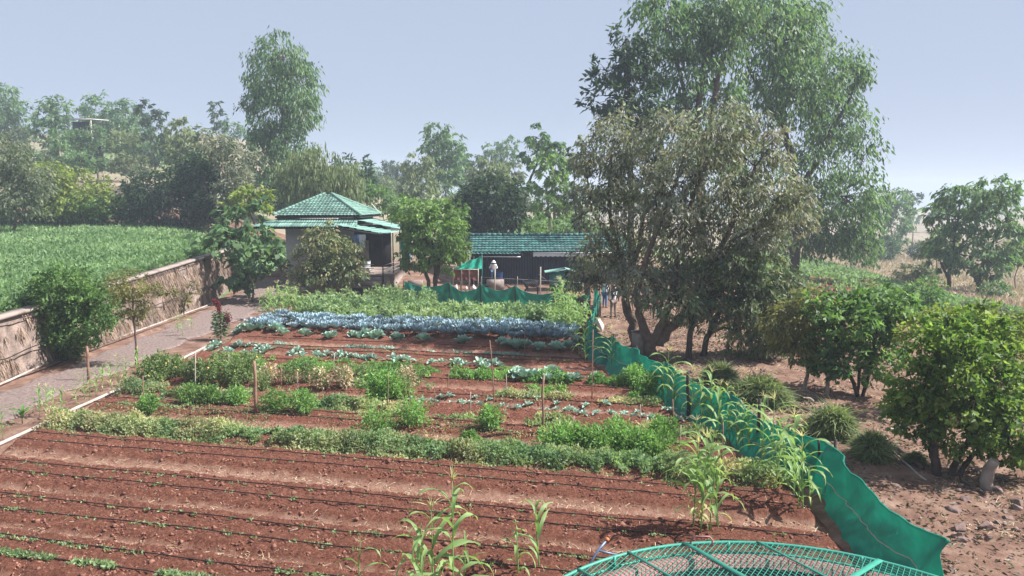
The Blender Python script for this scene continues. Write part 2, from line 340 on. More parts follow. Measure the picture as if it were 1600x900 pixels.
# ------------------------------------------------------------------ ground
def build_ground():
    xs = np.unique(np.concatenate([np.linspace(-560, -120, 34), np.linspace(-120, -30, 50), np.linspace(-30, -20.6, 20), np.linspace(-20.6, -17.6, 26), np.linspace(-17.6, 30, 150), np.linspace(30, 110, 60), np.linspace(110, 640, 40)]))
    ys = np.unique(np.concatenate([np.linspace(-40, 2, 10), np.linspace(2, 60, 170), np.linspace(60, 130, 80), np.linspace(130, 300, 45), np.linspace(300, 900, 30)]))
    X, Y = np.meshgrid(xs, ys, indexing='ij'); Z = H(X, Y)
    open_ = (X > -17.8)
    rough = np.where(open_, .06, .04) * (1 + ss(80, 140, Y) * 6 * ss(20, 40, -X))
    Z = Z + fbm(X * .9, Y * .9, 5) * rough * 2 - .22 * inplot(X, Y)
    path = ss(-18.2, -17.2, X) * (1 - ss(-13.6, -13.2, X)) * (Y < 53)
    Z = np.where(path > .5, H(X, Y) - .05, Z)
    # furrows in the ploughed orchard strip on the right
    orch = ss(0, 1, X - net_x(np.clip(Y, 12, 40)) - 5) * ss(18, 24, Y) * (1 - ss(44, 52, Y)) * (1 - ss(24, 30, X))
    Z = Z + orch * .10 * np.sin((Y * .6 + X * .8) * 2 * PI / 1.3)
    # zone weights
    far = ss(56, 66, Y)
    grass = np.clip(far * .5 + .45 * ss(0, 8, X - 30) + .25 * ss(77, 80, Y), 0, 1); grass = np.where((X < -19) & (Y < 76), 0, grass); grass = grass * (1 - ss(9, 14, X) * (1 - ss(78, 90, Y)) * (1 - ss(38, 46, X)))
    grass = np.maximum(grass, .28 * ss(6, 9, X - net_x(np.clip(Y, 12, 40))))
    green = np.where((X < -18.6) & (Y < 74) & (X > -80), .95, 0.0)
    green = np.maximum(green, far * np.clip(.36 + 1.2 * fbm(X * .04, Y * .04, 3), 0, .6) * (1 - ss(18, 26, X)))
    green = np.maximum(green, .55 * ss(90, 120, Y) * (1 - ss(150, 180, Y)) * (np.abs(X) < 15))
    bank = ss(74, 75, Y) * (1 - ss(77.5, 79, Y)) * (X < -19); grass *= 1 - bank; green *= 1 - bank
    mb = MB(); grid(X, Y, Z, mb, keep=np.hypot(X - WELL[0] + .1, Y - WELL[1] + .1) > WELL_R - .12); o = mb.build('ground', M['ground'], None, True, kind='structure')
    ca = o.data.attributes.new('zone', 'FLOAT_COLOR', 'POINT')
    ca.data.foreach_set('color', np.stack([grass, green, far, far * 0 + 1], -1).astype(np.float32).ravel())
build_ground()
# vegetable plot: beds across the field with dusty furrows between
BEDS = np.array([8.4, 10.45, 12.1, 13.85, 15.9, 17.4, 19.45, 21.1, 22.9, 24.9, 26.6, 28.6, 30.9, 32.7, 34.6, 36.4, 38.3, 40.2, 42])
BEDW = np.array([.68, .72, .70, .70, .68, .55, .62, .55, .6, .6, .6, .6, .6, .9, .9, .9, .9, .9, .9])
def plot_z(X, Y):
    v = Y + .2355 * X + .10 * (fbm(X * .25, Y * .25, 2))
    d = np.min(np.abs(v[..., None] - BEDS) - BEDW, axis=-1)
    bed = 1 - ss(-.16, .22, d)
    return bed, v
def build_plot():
    xs = np.arange(-13.15, 7.6, .065); vs = np.concatenate([np.arange(8.3, 20, .04), np.arange(20, 30, .06), np.arange(30, 45, .15)])
    X, Vv = np.meshgrid(xs, vs, indexing='ij'); Y = Vv - .2355 * X
    bed, v = plot_z(X, Y); e = inplot(X, Y)
    cl = fbm(X * 5, Y * 5, 4); cl2 = fbm(X * 13 + 5, Y * 13, 3)
    Z = .03 + bed * .15 + (cl * .15 + np.abs(cl2) * .14) * (.25 + bed * .75) + fbm(X * .5, Y * .5, 2) * .08
    for v0 in BEDS[:9]:
        for s in (-.28, .28): Z -= .018 * np.exp(-((v - v0 - s) / .05) ** 2)
    Z = Z * e - .14 * (1 - e)
    grid(X, Y, Z, tint=1 - bed * .93, keep=np.hypot(X - WELL[0], Y - WELL[1]) > WELL_R - .1).build('vegetable_plot', M['soil'], None, True, kind='structure')
build_plot()
def gz(X, Y):
    X = np.asarray(X, float); Y = np.asarray(Y, float); bed, v = plot_z(X, Y); e = inplot(X, Y)
    return np.where(e > .5, .03 + bed * .15 + fbm(X * .5, Y * .5, 2) * .08, H(X, Y))
def gpt(px, py):
    p = hit(px, py); p[2] = float(gz(p[0], p[1])) ; return p
def build_path():
    ys = np.linspace(6, 53, 190); xl = np.interp(ys, [6, 24, 36, 46, 53], [-16.3, -16.7, -17.3, -17.9, -18.4]); xr = np.interp(ys, [6, 22, 34, 46, 53], [-14.6, -14.7, -14.7, -14.5, -13.2])
    t = np.linspace(0, 1, 24)[None]; wob = (fbm(ys * .8, ys * 0 + 4, 3) * 1.1)[:, None]
    X = xl[:, None] * (1 - t) + xr[:, None] * t + wob * (np.abs(t - .5) * 2); Y = ys[:, None] + 0 * t
    Z = H(X, Y) + .012 + fbm(X * 4, Y * 4, 3) * .02 - .05 * (np.abs(t - .5) > .49)
    grid(X, Y, Z).build('gravel_path', M['gravel'], None, True, kind='structure')
build_path()
# ------------------------------------------------------------------ clods, straw, seedlings (loose stuff on the soil)
def scatter_plot(n, vmin, vmax, power=1.0):
    X = rng.uniform(-13, 7, n * 2); v = vmin + (vmax - vmin) * rng.random(n * 2) ** power; Y = v - .2355 * X
    k = (inplot(X, Y) > .9); return X[k][:n], Y[k][:n]
def rocks(P, R, mb, flat=.7):
    n = len(P); o = np.array([[1, 0, 0], [-1, 0, 0], [0, 1, 0], [0, -1, 0], [0, 0, 1], [0, 0, -1.]])
    V = P[:, None] + o[None] * (R[:, None, None] * rng.uniform(.6, 1.25, (n, 6, 1)) * np.array([1, 1, flat])) + rng.normal(size=(n, 6, 3)) * R[:, None, None] * .18
    f = np.array([[0, 2, 4], [2, 1, 4], [1, 3, 4], [3, 0, 4], [2, 0, 5], [1, 2, 5], [3, 1, 5], [0, 3, 5]])
    return mb.add(V.reshape(-1, 3), None, (f[None] + 6 * np.arange(n)[:, None, None]).reshape(-1, 3), tint=np.repeat(rng.random(n), 6))
X, Y = scatter_plot(27000, 9, 26, 1.4); bed, _ = plot_z(X, Y); k = rng.random(len(X)) < .12 + bed * .9; X, Y = X[k], Y[k]
rocks(np.stack([X, Y, gz(X, Y) + .015], -1), rng.gamma(1.8, .0085, len(X)) + .007, MB()).build('soil_clods', M['clod'], None, kind='stuff', label='crumbly red soil clods strewn over the raised beds')
mb = MB(); X, Y = scatter_plot(26000, 9, 24, 1.3); bed, _ = plot_z(X, Y); k = (bed < .6) & (fbm(X * .8, Y * 2, 3) > -.05) | (rng.random(len(X)) < .05); X, Y = X[k], Y[k]; n = len(X)
D = rng.normal(size=(n, 3)); D[:, 2] = np.abs(D[:, 2]) * .25
blades(np.stack([X, Y, gz(X, Y) + .012], -1), D, rng.uniform(.06, .2, n), .009, .3, rng.random(n), mb, 2)
X = rng.uniform(4, 21, 40000); Y = rng.uniform(9, 45, 40000); k = (X > net_x(np.clip(Y, 12, 40)) + .4) & (fbm(X * .5, Y * .5, 3) > -.02) & (np.hypot(X - WELL[0], Y - WELL[1]) > 4); X, Y = X[k], Y[k]; n = len(X)
D = rng.normal(size=(n, 3)); D[:, 2] = np.abs(D[:, 2]) * .3
blades(np.stack([X, Y, H(X, Y) + .01], -1), D, rng.uniform(.08, .25, n), .012, .3, rng.random(n), mb, 2)
mb.build('dry_straw', M['straw'], None, kind='stuff', label='dry straw and withered weeds lying on the red soil')
X = rng.uniform(4, 20, 26000); Y = rng.uniform(11, 42, 26000); k = (X > net_x(np.clip(Y, 12, 40)) + .5) & (fbm(X * .35 + 3, Y * .35, 3) > -.06) & (np.hypot(X - WELL[0], Y - WELL[1]) > 4); X, Y = X[k], Y[k]; n = len(X)
lt = MB(); D = rng.normal(size=(n, 3)); D[:, 2] = np.abs(D[:, 2]) * .15; leaves(np.stack([X, Y, H(X, Y) + .02 + rng.random(n) * .03], -1), D, rng.uniform(.06, .15, n), .045, rng.random(n), lt)
lt.build('leaf_litter', LM_litter, None, kind='stuff', label='fallen brown leaves littering the ground under the trees at right')
# stones loose on the right-hand slope
X = rng.uniform(5, 18, 5000); Y = rng.uniform(10, 42, 5000); k = (X > net_x(np.clip(Y, 12, 40)) + .4) & (np.hypot(X - WELL[0], Y - WELL[1]) > 4); X, Y = X[k], Y[k]
rocks(np.stack([X, Y, H(X, Y) + .01], -1), rng.gamma(1.6, .02, len(X)) + .012, MB()).build('pebbles', M['rock'], None, kind='stuff', label='small loose stones on the bare slope right of the net')
def rowpts(v0, n, x0=-12.8, x1=None, width=.5):
    X = rng.uniform(x0, 8 if x1 is None else x1, n); Y = v0 - .2355 * X + rng.uniform(-1, 1, n) * width; k = inplot(X, Y) > .6; return X[k], Y[k]
# sprouts along the drip lines
mb = MB()
for v0, dens, x0, x1 in ((8.75, 900, -12, 0), (10.2, 700, -12, 2), (10.75, 300, -12, 2), (11.8, 120, -12, 3), (12.4, 90, -12, 3), (13.6, 60, -12, 5), (14.1, 40, -12, 5), (15.6, 60, -12, 5), (16.15, 50, -12, 5), (19.2, 90, -12, 5), (19.8, 60, -12, 5), (28.6, 120, -11, 3), (29.2, 120, -11, 3), (27.9, 90, -4, 3)):
    X, Y = rowpts(v0, dens, x0, x1, .06); k = fbm(X * 1.2, Y, 2) > -.08; X, Y = X[k], Y[k]
    big = .12 if v0 < 9.5 else .07 if v0 < 10.5 else .045
    for j in range(7):
        n = len(X); D = rng.normal(size=(n, 3)); D[:, 2] = np.abs(D[:, 2]) * .8 + .3
        leaves(np.stack([X + rng.normal(size=n) * .02, Y + rng.normal(size=n) * .02, gz(X, Y) + .03], -1), D, big * rng.uniform(.8, 1.6, n), big * .6, rng.random(n), mb)
mb.build('sprouting_seedlings', M['bean'], None, kind='stuff', label='tiny green sprouts coming up along the drip lines')
# ------------------------------------------------------------------ leafy rows
def rowstuff(name, v0, v1, x0, x1, wid, hgt, n, L, W, m, label, lump=.8, tilt=0, bias=0, cat='crop row', thr=-.2):
    """dense row of leaves: lumpy mounds along the bed; v0 at x0 and v1 at x1"""
    X = rng.uniform(x0, x1, n); vv = v0 + (v1 - v0) * (X - x0) / (x1 - x0); s = rng.uniform(-1, 1, n)
    stray = rng.random(n) < .10; edge = 1 + 1.5 * fbm(X * 1.3, X * 0 + v0, 3) + 1.2 * fbm(X * 4.1, np.sign(s) + v0, 2); Y = vv - .2355 * X + s * wid * np.where(stray, 1.7, edge) + .25 * fbm(X * .6, X * 0 + v0 + 5, 2); k = (inplot(X, Y) > .5)
    lm = fbm(X * lump, Y * lump + 3, 3); k &= lm > thr; X, Y, s, lm = X[k], Y[k], s[k], lm[k]; n = len(X)
    top = hgt * np.sqrt(np.clip(1 - s * s * .9, 0, 1)) * np.clip(.85 + lm * 1.5 + 2.2 * fbm(X * 3.1, Y * 3.1, 2), .12, 2.0)
    u = rng.random(n) ** .45; Z = gz(X, Y) + top * u * np.where(stray[k], .3, 1)
    D = rng.normal(size=(n, 3)) + np.stack([np.zeros(n), s * .5, .4 + 0 * s], -1)
    t = np.clip(.45 * vn(X * 2.1, Y * 2.1) + .45 * rng.random(n) + .08 + bias + 1.3 * fbm(X * .9 + 9, Y * .9, 3), 0, 1)
    mb = MB(); leaves(np.stack([X, Y, Z], -1), D, L * rng.uniform(.6, 1.4, n), W * rng.uniform(.7, 1.3, n), t, mb)
    return mb.build(name, m, None, kind='stuff', label=label)
rowstuff('pea_row', 17.25, 17.35, -13, 7.2, .50, .27, 42000, .085, .042, M['pea'], 'front row of pale green and straw coloured pea plants', thr=-.22)
rowstuff('pea_row', 21.0, 20.0, -12.8, 7, .45, .24, 27000, .09, .045, M['pea'], 'second row of withering pea plants behind the thin stakes', thr=-.07, bias=.06)
rowstuff('carrot_row', 25.1, 25.2, -10.5, 5.5, .38, .26, 15000, .11, .05, M['carrot'], 'row of feathery green carrot tops in mid plot', thr=-.12)
rowstuff('carrot_row', 23.9, 24.1, -1, 5.5, .3, .22, 5000, .11, .05, M['carrot'], 'sparse short row of greens right of mid plot', thr=.02)
rowstuff('pea_row', 23.2, 22.9, -12.5, 5.5, .35, .18, 9000, .09, .045, M['pea'], 'thin straggling row of small pea plants among the stakes', thr=-.02)
rowstuff('carrot_row', 26.4, 26.2, -11.5, 4.5, .22, .14, 6000, .09, .04, M['carrot'], 'thin row of young greens beside the cabbage seedlings', thr=.0)
rowstuff('carrot_row', 29.9, 29.6, -11.5, 3.5, .2, .12, 4000, .09, .05, M['cabbage'], 'thin row of sprouting greens before the loose cabbages', thr=.02)
rowstuff('weedy_patch', 18.9, 18.9, -12.6, 6, .55, .09, 5200, .07, .03, M['pea'], 'scattered low weeds on the bare bed behind the front pea row', thr=.04)
rowstuff('bean_bed', 36.0, 35.3, -11.5, 3.0, .9, .7, 17000, .19, .10, M['bean'], 'front bushy row of the pale green bean bed', .9, bias=.02, thr=-.3)
rowstuff('bean_bed', 38.2, 37.5, -12.0, 3.4, 1.1, .7, 17000, .20, .10, M['bean'], 'middle bushy row of the pale green bean bed', .8, thr=-.3)
rowstuff('bean_bed', 40.4, 39.7, -12.0, 3.6, 1.0, .6, 15000, .20, .10, M['bean'], 'rear bushy row of the pale green bean bed before the net', .8, thr=-.3)
rowstuff('bean_bed', 41.9, 42.4, -11.0, -4.5, .9, .8, 6000, .20, .10, M['bean'], 'patch of beans in the far left corner before the porch', .8, thr=-.25)
# green crop field behind the stone wall (left)
def left_field():
    mb = MB(); n = 85000
    Y = 22 + 52.5 * rng.random(n) ** 1.15; X = wall_x(Y) - .5 - rng.random(n) * (Y * .70 - 17.5).clip(2, 60)
    r = np.abs(((X * .97 + Y * .25) / .75) % 1 - .5)
    d = np.hypot(X, Y); L = .13 + d * .0027
    keep = (rng.random(n) > .55 * (r > .38)) & (fbm(X * .5, Y * .5, 3) > -.27); X, Y, r, d, L = X[keep], Y[keep], r[keep], d[keep], L[keep]; n = len(X)
    t = np.clip(.6 * vn(X * .2, Y * .2) + .45 * rng.random(n) - .02, 0, 1); zt = rng.random(n) ** .6 * (.30 - .12 * (r > .36)) * (.7 + .6 * vn(X * .9, Y * .9))
    D = rng.normal(size=(n, 3)); D[:, 2] = np.abs(D[:, 2]) + .3
    leaves(np.stack([X, Y, H(X, Y) + zt], -1), D, L * rng.uniform(.6, 1.3, n), L * .45, t, mb)
    n = 9000; Y = rng.uniform(24, 50, n); X = wall_x(Y) - .3 - rng.random(n) * 1.2
    D = rng.normal(size=(n, 3)); D[:, 2] = np.abs(D[:, 2]) + .3
    leaves(np.stack([X, Y, H(X, Y) + rng.random(n) * .35], -1), D, .24 * rng.uniform(.6, 1.3, n), .13, rng.random(n) * .5, mb)
    mb.build('leafy_crop_field', M['field'], None, kind='stuff', label='low green crop covering the raised field behind the stone wall')
left_field()
# ------------------------------------------------------------------ right-hand fields
def right_fields():
    up = np.array([hit(*p)[:2] for p in ((1130, 388), (1190, 393), (1262, 406), (1340, 426), (1440, 456), (1520, 474), (1600, 493), (1700, 520))])
    mb = MB(); R = []
    for k in range(19):
        sp_ = np.interp(np.linspace(0, len(up) - 1, 1400), range(len(up)), up[:, 1]) / 58; off = np.array([-.35, -1.0])[:, None] * (k * 1.6 + .4) * sp_
        s = np.linspace(0, len(up) - 1, 1400); X = np.interp(s, range(len(up)), up[:, 0]) + off[0]; Y = np.interp(s, range(len(up)), up[:, 1]) + off[1]
        X = X + rng.normal(size=1400) * .12; Y = Y + rng.normal(size=1400) * .17; ok = (fbm(X * .2, Y * .2, 2) > -.3) & (Y > 34); R.append(np.stack([X[ok], Y[ok]], -1))
    R = np.concatenate(R); 
    dmin = np.full(len(R), 99.)
    for a_, b_ in RID:
        e_ = b_ - a_; tt_ = np.clip(((R - a_) @ e_) / (e_ @ e_), 0, 1); dmin = np.minimum(dmin, np.hypot(*(R - a_ - tt_[:, None] * e_).T))
    R = R[dmin > .7]
    n = len(R); D = rng.normal(size=(n, 3)); D[:, 2] = np.abs(D[:, 2]) + .4
    leaves(np.stack([R[:, 0], R[:, 1], H(R[:, 0], R[:, 1]) + rng.random(n) * .3], -1), D, rng.uniform(.25, .5, n), .24, np.clip(rng.random(n) * .7 + .3 * vn(R[:, 0] * .2, R[:, 1] * .2), 0, 1), mb)
    mb.build('terraced_crop_field', M['field'], None, kind='stuff', label='curving rows of low green crop on the slope at right')
    # dry grass
    mb = MB(); n = 42000; Y = 50 + 150 * rng.random(n) ** 1.6; X = Y * rng.uniform(.28, .78, n)
    lim = np.interp(X, up[:, 0], up[:, 1], left=300); k = Y > lim + 1; X, Y = X[k], Y[k]; n = len(X)
    D = rng.normal(size=(n, 3)) * .35; D[:, 2] = 1
    blades(np.stack([X, Y, H(X, Y)], -1), D, rng.uniform(.4, .9, n) * (.6 + .8 * vn(X * .1, Y * .1)), .04 + Y * .0007, .3, np.clip(rng.random(n) * .6 + .4 * vn(X * .07, Y * .07), 0, 1), mb, 2)
    mb.build('dry_grass', M['drygrass'], None, kind='stuff', label='tall tan dry grass covering the slope beyond the green rows')
    # ploughed red ridges
    for k in range(6):
        p0, p1 = hit(1252 + 5 * k, 436 + 6 * k), hit(1316 + 6 * k, 444 + 5.5 * k); P = np.array([p0 * (1 - s) + p1 * s for s in np.linspace(0, 1, 30)])
        P[:, 2] = H(P[:, 0], P[:, 1]) + .05
        tube(P + rng.normal(size=P.shape) * .05, .3 + rng.normal(size=30) * .06, 6).build('ploughed_ridge', M['soil'], None, kind='structure')
RID = [(hit(1252 + 5 * k, 436 + 6 * k)[:2], hit(1316 + 6 * k, 444 + 5.5 * k)[:2]) for k in range(6)]
right_fields()
# green rows glimpsed behind the shed
mb = MB(); n = 9000; X = rng.uniform(-8, 16, n); rr = rng.integers(0, 14, n); Y = 88 + rr * 3.2 + X * .5 + rng.normal(size=n) * .5
D = rng.normal(size=(n, 3)); D[:, 2] = np.abs(D[:, 2]) + .4
leaves(np.stack([X, Y, H(X, Y) + rng.random(n) * .5], -1), D, rng.uniform(.5, 1.0, n), .45, rng.random(n), mb)
mb.build('distant_crop_rows', M['field'], None, kind='stuff', label='green crop rows glimpsed behind the tiled shed')
# ------------------------------------------------------------------ trees
def tree(name, label, base, blobs, m, L=.3, W=None, cov=2.2, droop=.3, bark='bark', trunks=None, r0=None, Y=None, clump=.3, cat='tree', group=None, solid=.55, gap=.0, cap=26000, nb=6, depth=1.0):
    W = W or L * .35
    L, W = L * 1.15, W * 1.3
    if Y is None: b = hit(*base); Y = b[1]
    else: b = atY(base[0], base[1], Y); b[2] = h1(b[0], b[1])
    s = Y / F / math.cos(TH) * 1.0
    r = root(name, b, label, cat, group)
    B = []
    for i, q in enumerate(blobs):
        c = atY(q[0], q[1], Y); rx = q[2] * s * 1.08; rz = q[3] * s * 1.08; rd = (rx + rz) / 2 * depth
        off = q[4] if len(q) > 4 else (((i * 7919) % 5) / 2 - 1) * .5
        c[1] += off * rd; B.append((c - b, np.array([rx, rd, rz])))
    mb = MB(); AC = []
    area = sum(PI * x[1][0] * x[1][2] for x in B); cov *= 1.5; tw_ = None; N = int(min(cap, cov * area / (L * W * .5))); sc = 1
    if N == cap: sc = math.sqrt(cov * area / (L * W * .5) / cap)
    L2, W2 = L * min(sc, 1.5), W * min(sc, 1.5)
    for c, R in B:
        n = max(30, int(N * R[0] * R[2] * PI / area)); k = max(4, int(n / 14)); rm = R.mean()
        d = nrm(rng.normal(size=(k, 3))); rho = solid + (1 - solid) * rng.random(k) ** .5; sh = 1 + .32 * (rng.random(k) - .5) + .25 * np.sin(d[:, 0] * 5 + c[0]) * np.cos(d[:, 2] * 6)
        C = c + d * (rho * sh)[:, None] * R
        if gap > 0:
            g = vn(C[:, 0] * 1.3 / rm ** .5 + C[:, 1], C[:, 2] * 1.3 / rm ** .5 + C[:, 1] * .7); kk = g > gap; C, d = C[kk], d[kk]; k = len(C)
        if k == 0: continue
        AC.append((c, C)); m_ = np.repeat(np.arange(k), 14); nn = len(m_)
        P = C[m_] + rng.normal(size=(nn, 3)) * rm * clump * .42 * np.array([1, 1, .8])
        D = nrm(d[m_] * .7 + rng.normal(size=(nn, 3)) * .7) * (1 - droop) + np.array([0, 0, -1.]) * droop * 1.4
        ct = rng.random(k); t = np.clip(.55 * ct[m_] + .45 * rng.random(nn), 0, 1)
        leaves(P, D, L2 * rng.uniform(.35, 1.6, nn), W2 * rng.uniform(.6, 1.45, nn), t, mb)
    mb.build('crown', M[m], r)
    tb = MB(); bot = min(x[0][2] - x[1][2] for x in B); top = max(x[0][2] + x[1][2] for x in B)
    r0 = r0 or max(.05, top * .015)
    ends = []
    if trunks:
        for tr in trunks:
            P = np.array([atY(p[0], p[1], Y + (p[3] if len(p) > 3 else 0)) - b for p in tr]); rad = np.array([p[2] * s * (.8 if L < .35 else 1) for p in tr]); P[0][2] = min(P[0][2], -.15) if tr[0][1] > base[1] - 12 else P[0][2]
            ti = np.linspace(0, len(P) - 1, len(P) * 4); PP = np.stack([np.interp(ti, range(len(P)), P[:, a]) for a in range(3)], -1)
            PP[1:-1] += rng.normal(size=(len(ti) - 2, 3)) * np.interp(ti, range(len(P)), rad)[1:-1, None] * .22
            tube(PP, np.interp(ti, range(len(P)), rad), 8, tb); ends += [(PP[j], np.interp(ti[j], range(len(P)), rad)) for j in range(len(ti) // 3, len(ti))]
    else:
        cx = sum(x[0] * x[1][0] for x in B) / sum(x[1][0] for x in B); hh = max(bot + (top - bot) * .55, .3)
        tt = np.linspace(0, 1, 7)[:, None]; PP = np.array([0, 0, -.15]) * (1 - tt) + np.array([cx[0] * .8, cx[1] * .5, hh]) * tt + np.array([.06, .04, 0]) * hh * np.sin(tt * 5)
        tube(PP, r0 * (1 - .65 * tt[:, 0]), 8, tb); ends = [(PP[j], r0 * (1 - .65 * tt[j, 0])) for j in range(2, 7)]
    for c, C in AC:
        e = min(ends, key=lambda q: np.linalg.norm(q[0] - c) + (2.5 * max(0, q[0][2] - c[2])))
        t = np.linspace(0, 1, 5)[:, None]; mid = e[0] * (1 - t) + c * t; mid += np.array([0, 0, 1.]) * np.linalg.norm(c - e[0]) * .10 * np.sin(t * PI) + rng.normal(size=(5, 3)) * .03 * np.linalg.norm(c - e[0]) * np.sin(t * PI)
        rr = min(e[1] * .55, r0 * .38); tube(mid, rr * (1 - .6 * t[:, 0]), 5, tb, cap=False)
        for q in C[:: max(1, len(C) // nb)]:
            st = mid[2 + rng.integers(0, 3)]; t2 = np.linspace(0, 1, 4)[:, None]; pp = st * (1 - t2) + q * t2 + rng.normal(size=(4, 3)) * .05 * np.linalg.norm(q - st) * np.sin(t2 * PI)
            tube(pp, rr * .4 * (1 - .75 * t2[:, 0]), 4, tb, cap=False)
    tb.build('trunk', M[bark], r, True)
    return r
# --- near right and centre
tree('mango_tree', 'large mango tree with thick leaning left trunk behind the brown box', (992, 542),
     [(945, 330, 42, 45), (930, 400, 40, 42), (960, 225, 40, 55), (1000, 270, 42, 45), (1010, 350, 45, 48), (985, 420, 50, 42), (950, 300, 45, 30), (915, 250, 20, 25), (1040, 200, 38, 35), (910, 440, 22, 25)], 'mango_olive', .2, .058, 1.75, .45, 'bark', [[(992, 545, 11), (985, 500, 9), (976, 455, 8), (965, 400, 6), (950, 320, 4), (955, 240, 2)], [(976, 455, 6), (1000, 380, 5), (1010, 300, 3), (1035, 210, 1.5)], [(965, 400, 5), (925, 330, 3), (915, 260, 1)]], gap=.25, cap=40000, nb=16, clump=.3, solid=.35)
tree('mango_tree', 'wide olive brown mango tree with three dark trunks in the centre', (1022, 562),
     [(1110, 215, 50, 45), (1160, 240, 50, 50), (1075, 270, 48, 48), (1130, 310, 55, 50), (1060, 350, 45, 45), (1195, 300, 45, 50), (1110, 390, 50, 40), (1050, 430, 45, 35), (1000, 445, 40, 28), (1180, 370, 45, 40), (1235, 330, 32, 45), (1160, 185, 38, 28), (1215, 230, 30, 30), (1030, 300, 32, 34)], 'mango_olive', .2, .058, 1.75, .45, 'bark', [[(1022, 562, 12), (1010, 530, 10), (1000, 490, 8), (992, 455, 7), (1020, 380, 5), (1050, 300, 3.5), (1075, 230, 2)], [(1016, 545, 10), (1040, 492, 8), (1055, 440, 7), (1060, 380, 5), (1100, 260, 3)], [(1030, 540, 10), (1050, 510, 10), (1075, 485, 8), (1100, 440, 6), (1140, 360, 5), (1180, 260, 3)], [(1100, 440, 5), (1150, 370, 4), (1215, 345, 2.5), (1245, 320, 1)]], gap=.24, cap=62000, nb=16, clump=.3, solid=.35)
tree('mango_tree', 'dark low mango tree with forked trunk beside the lemongrass clump', (1077, 562),
     [(1050, 470, 40, 28), (1095, 455, 45, 35), (1140, 440, 45, 38), (1120, 490, 40, 24), (1180, 470, 38, 38), (1150, 410, 40, 30), (1200, 430, 40, 32), (1235, 455, 30, 28)], 'mango_under', .2, .065, 2.3, .4, 'bark_dark', [[(1077, 563, 7), (1078, 525, 6), (1080, 500, 5.5), (1066, 470, 4), (1050, 450, 3)], [(1080, 505, 5), (1095, 480, 4), (1110, 445, 3)]], gap=.12, cap=26000, nb=10)
tree('mango_tree', 'slanting dark mango tree with drooping side branch right of the fork', (1097, 556),
     [(1190, 505, 42, 30), (1165, 535, 32, 28), (1215, 530, 32, 28), (1140, 470, 38, 28), (1200, 480, 40, 28), (1230, 500, 22, 24), (1180, 560, 24, 14)], 'mango_under', .2, .065, 2.3, .4, 'bark_dark', [[(1097, 558, 6), (1103, 530, 6), (1115, 505, 5), (1130, 480, 4), (1160, 470, 3)], [(1108, 522, 3), (1130, 512, 2.5), (1148, 516, 2)]], gap=.12, cap=20000, nb=8)
tree('eucalyptus_tree', 'huge tall eucalyptus rising out of frame on the right', (1237, 425),
     [(1180, 60, 70, 60), (1260, 60, 45, 50), (1230, 20, 60, 40), (1290, 120, 60, 45), (1340, 115, 25, 22), (1240, 150, 60, 50), (1320, 190, 45, 40), (1290, 240, 55, 45), (1345, 245, 30, 45), (1260, 300, 45, 50), (1320, 310, 50, 45), (1360, 335, 28, 35), (1250, 370, 35, 35), (1300, 370, 45, 30), (1340, 380, 30, 30), (1200, 130, 50, 45), (1185, 20, 40, 30)], 'euc', .42, .12, 1.9, .5, 'bark_dark', [[(1237, 428, 9), (1245, 380, 8), (1250, 300, 7), (1230, 220, 6), (1210, 120, 4), (1215, 30, 2)], [(1250, 300, 5), (1290, 220, 4), (1330, 150, 2)], [(1246, 330, 4), (1310, 300, 3), (1350, 280, 1.5)], [(1225, 200, 4), (1170, 110, 3), (1160, 50, 1.5)]], Y=66, gap=.32, cap=72000, nb=16, clump=.34, solid=.3)
tree('eucalyptus_tree', 'tall eucalyptus with several bare stems behind the central mango trees', (1105, 440),
     [(1030, 40, 48, 45), (1085, 40, 45, 45), (1130, 70, 40, 50), (1075, 110, 45, 40), (1120, 20, 45, 35), (1010, 90, 35, 40), (1130, 150, 38, 30), (1060, 170, 45, 30), (1040, -5, 40, 25), (1150, 10, 40, 30), (1100, 240, 60, 50), (1170, 260, 50, 60)], 'euc', .42, .12, 1.9, .5, 'bark', [[(1105, 445, 8), (1095, 330, 7), (1088, 200, 5.5), (1100, 100, 4), (1130, 20, 2)], [(1090, 260, 5), (1115, 170, 4.5), (1125, 100, 3.5), (1165, 30, 1.5)], [(1092, 240, 5), (1070, 150, 3.5), (1050, 60, 1.5)]], Y=60, gap=.34, cap=52000, nb=14, clump=.34, solid=.3)
tree('broadleaf_tree', 'dark tree with whorled branches at the upper left of the tall eucalyptus', (985, 440),
     [(975, 60, 22, 28), (950, 110, 30, 22), (985, 100, 30, 35), (945, 150, 32, 25), (990, 150, 35, 35), (1010, 200, 35, 40), (970, 200, 30, 40), (1000, 280, 40, 50)], 'euc_dark', .45, .16, 1.8, .3, 'bark_dark', [[(985, 445, 6), (985, 300, 5), (985, 180, 3.5), (978, 60, 1)]], Y=58, gap=.25, cap=16000, nb=10)
tree('leafy_tree', 'bright green leafy tree with several short stems beside the citrus', (1345, 622),
     [(1310, 500, 42, 32), (1355, 520, 42, 40), (1285, 535, 30, 35), (1375, 480, 32, 28), (1330, 565, 42, 25), (1270, 480, 28, 24), (1400, 510, 25, 30), (1340, 478, 30, 22), (1290, 565, 30, 22), (1378, 562, 30, 24), (1410, 475, 24, 18)], 'leafy', .17, .085, 2.6, .3, 'bark_dark', [[(1343, 624, 4), (1335, 600, 4), (1320, 560, 3), (1305, 520, 2)], [(1346, 622, 4), (1355, 595, 3.5), (1365, 550, 3), (1370, 500, 2)], [(1340, 622, 3), (1343, 580, 3), (1345, 520, 2)]], gap=.0, cap=26000)
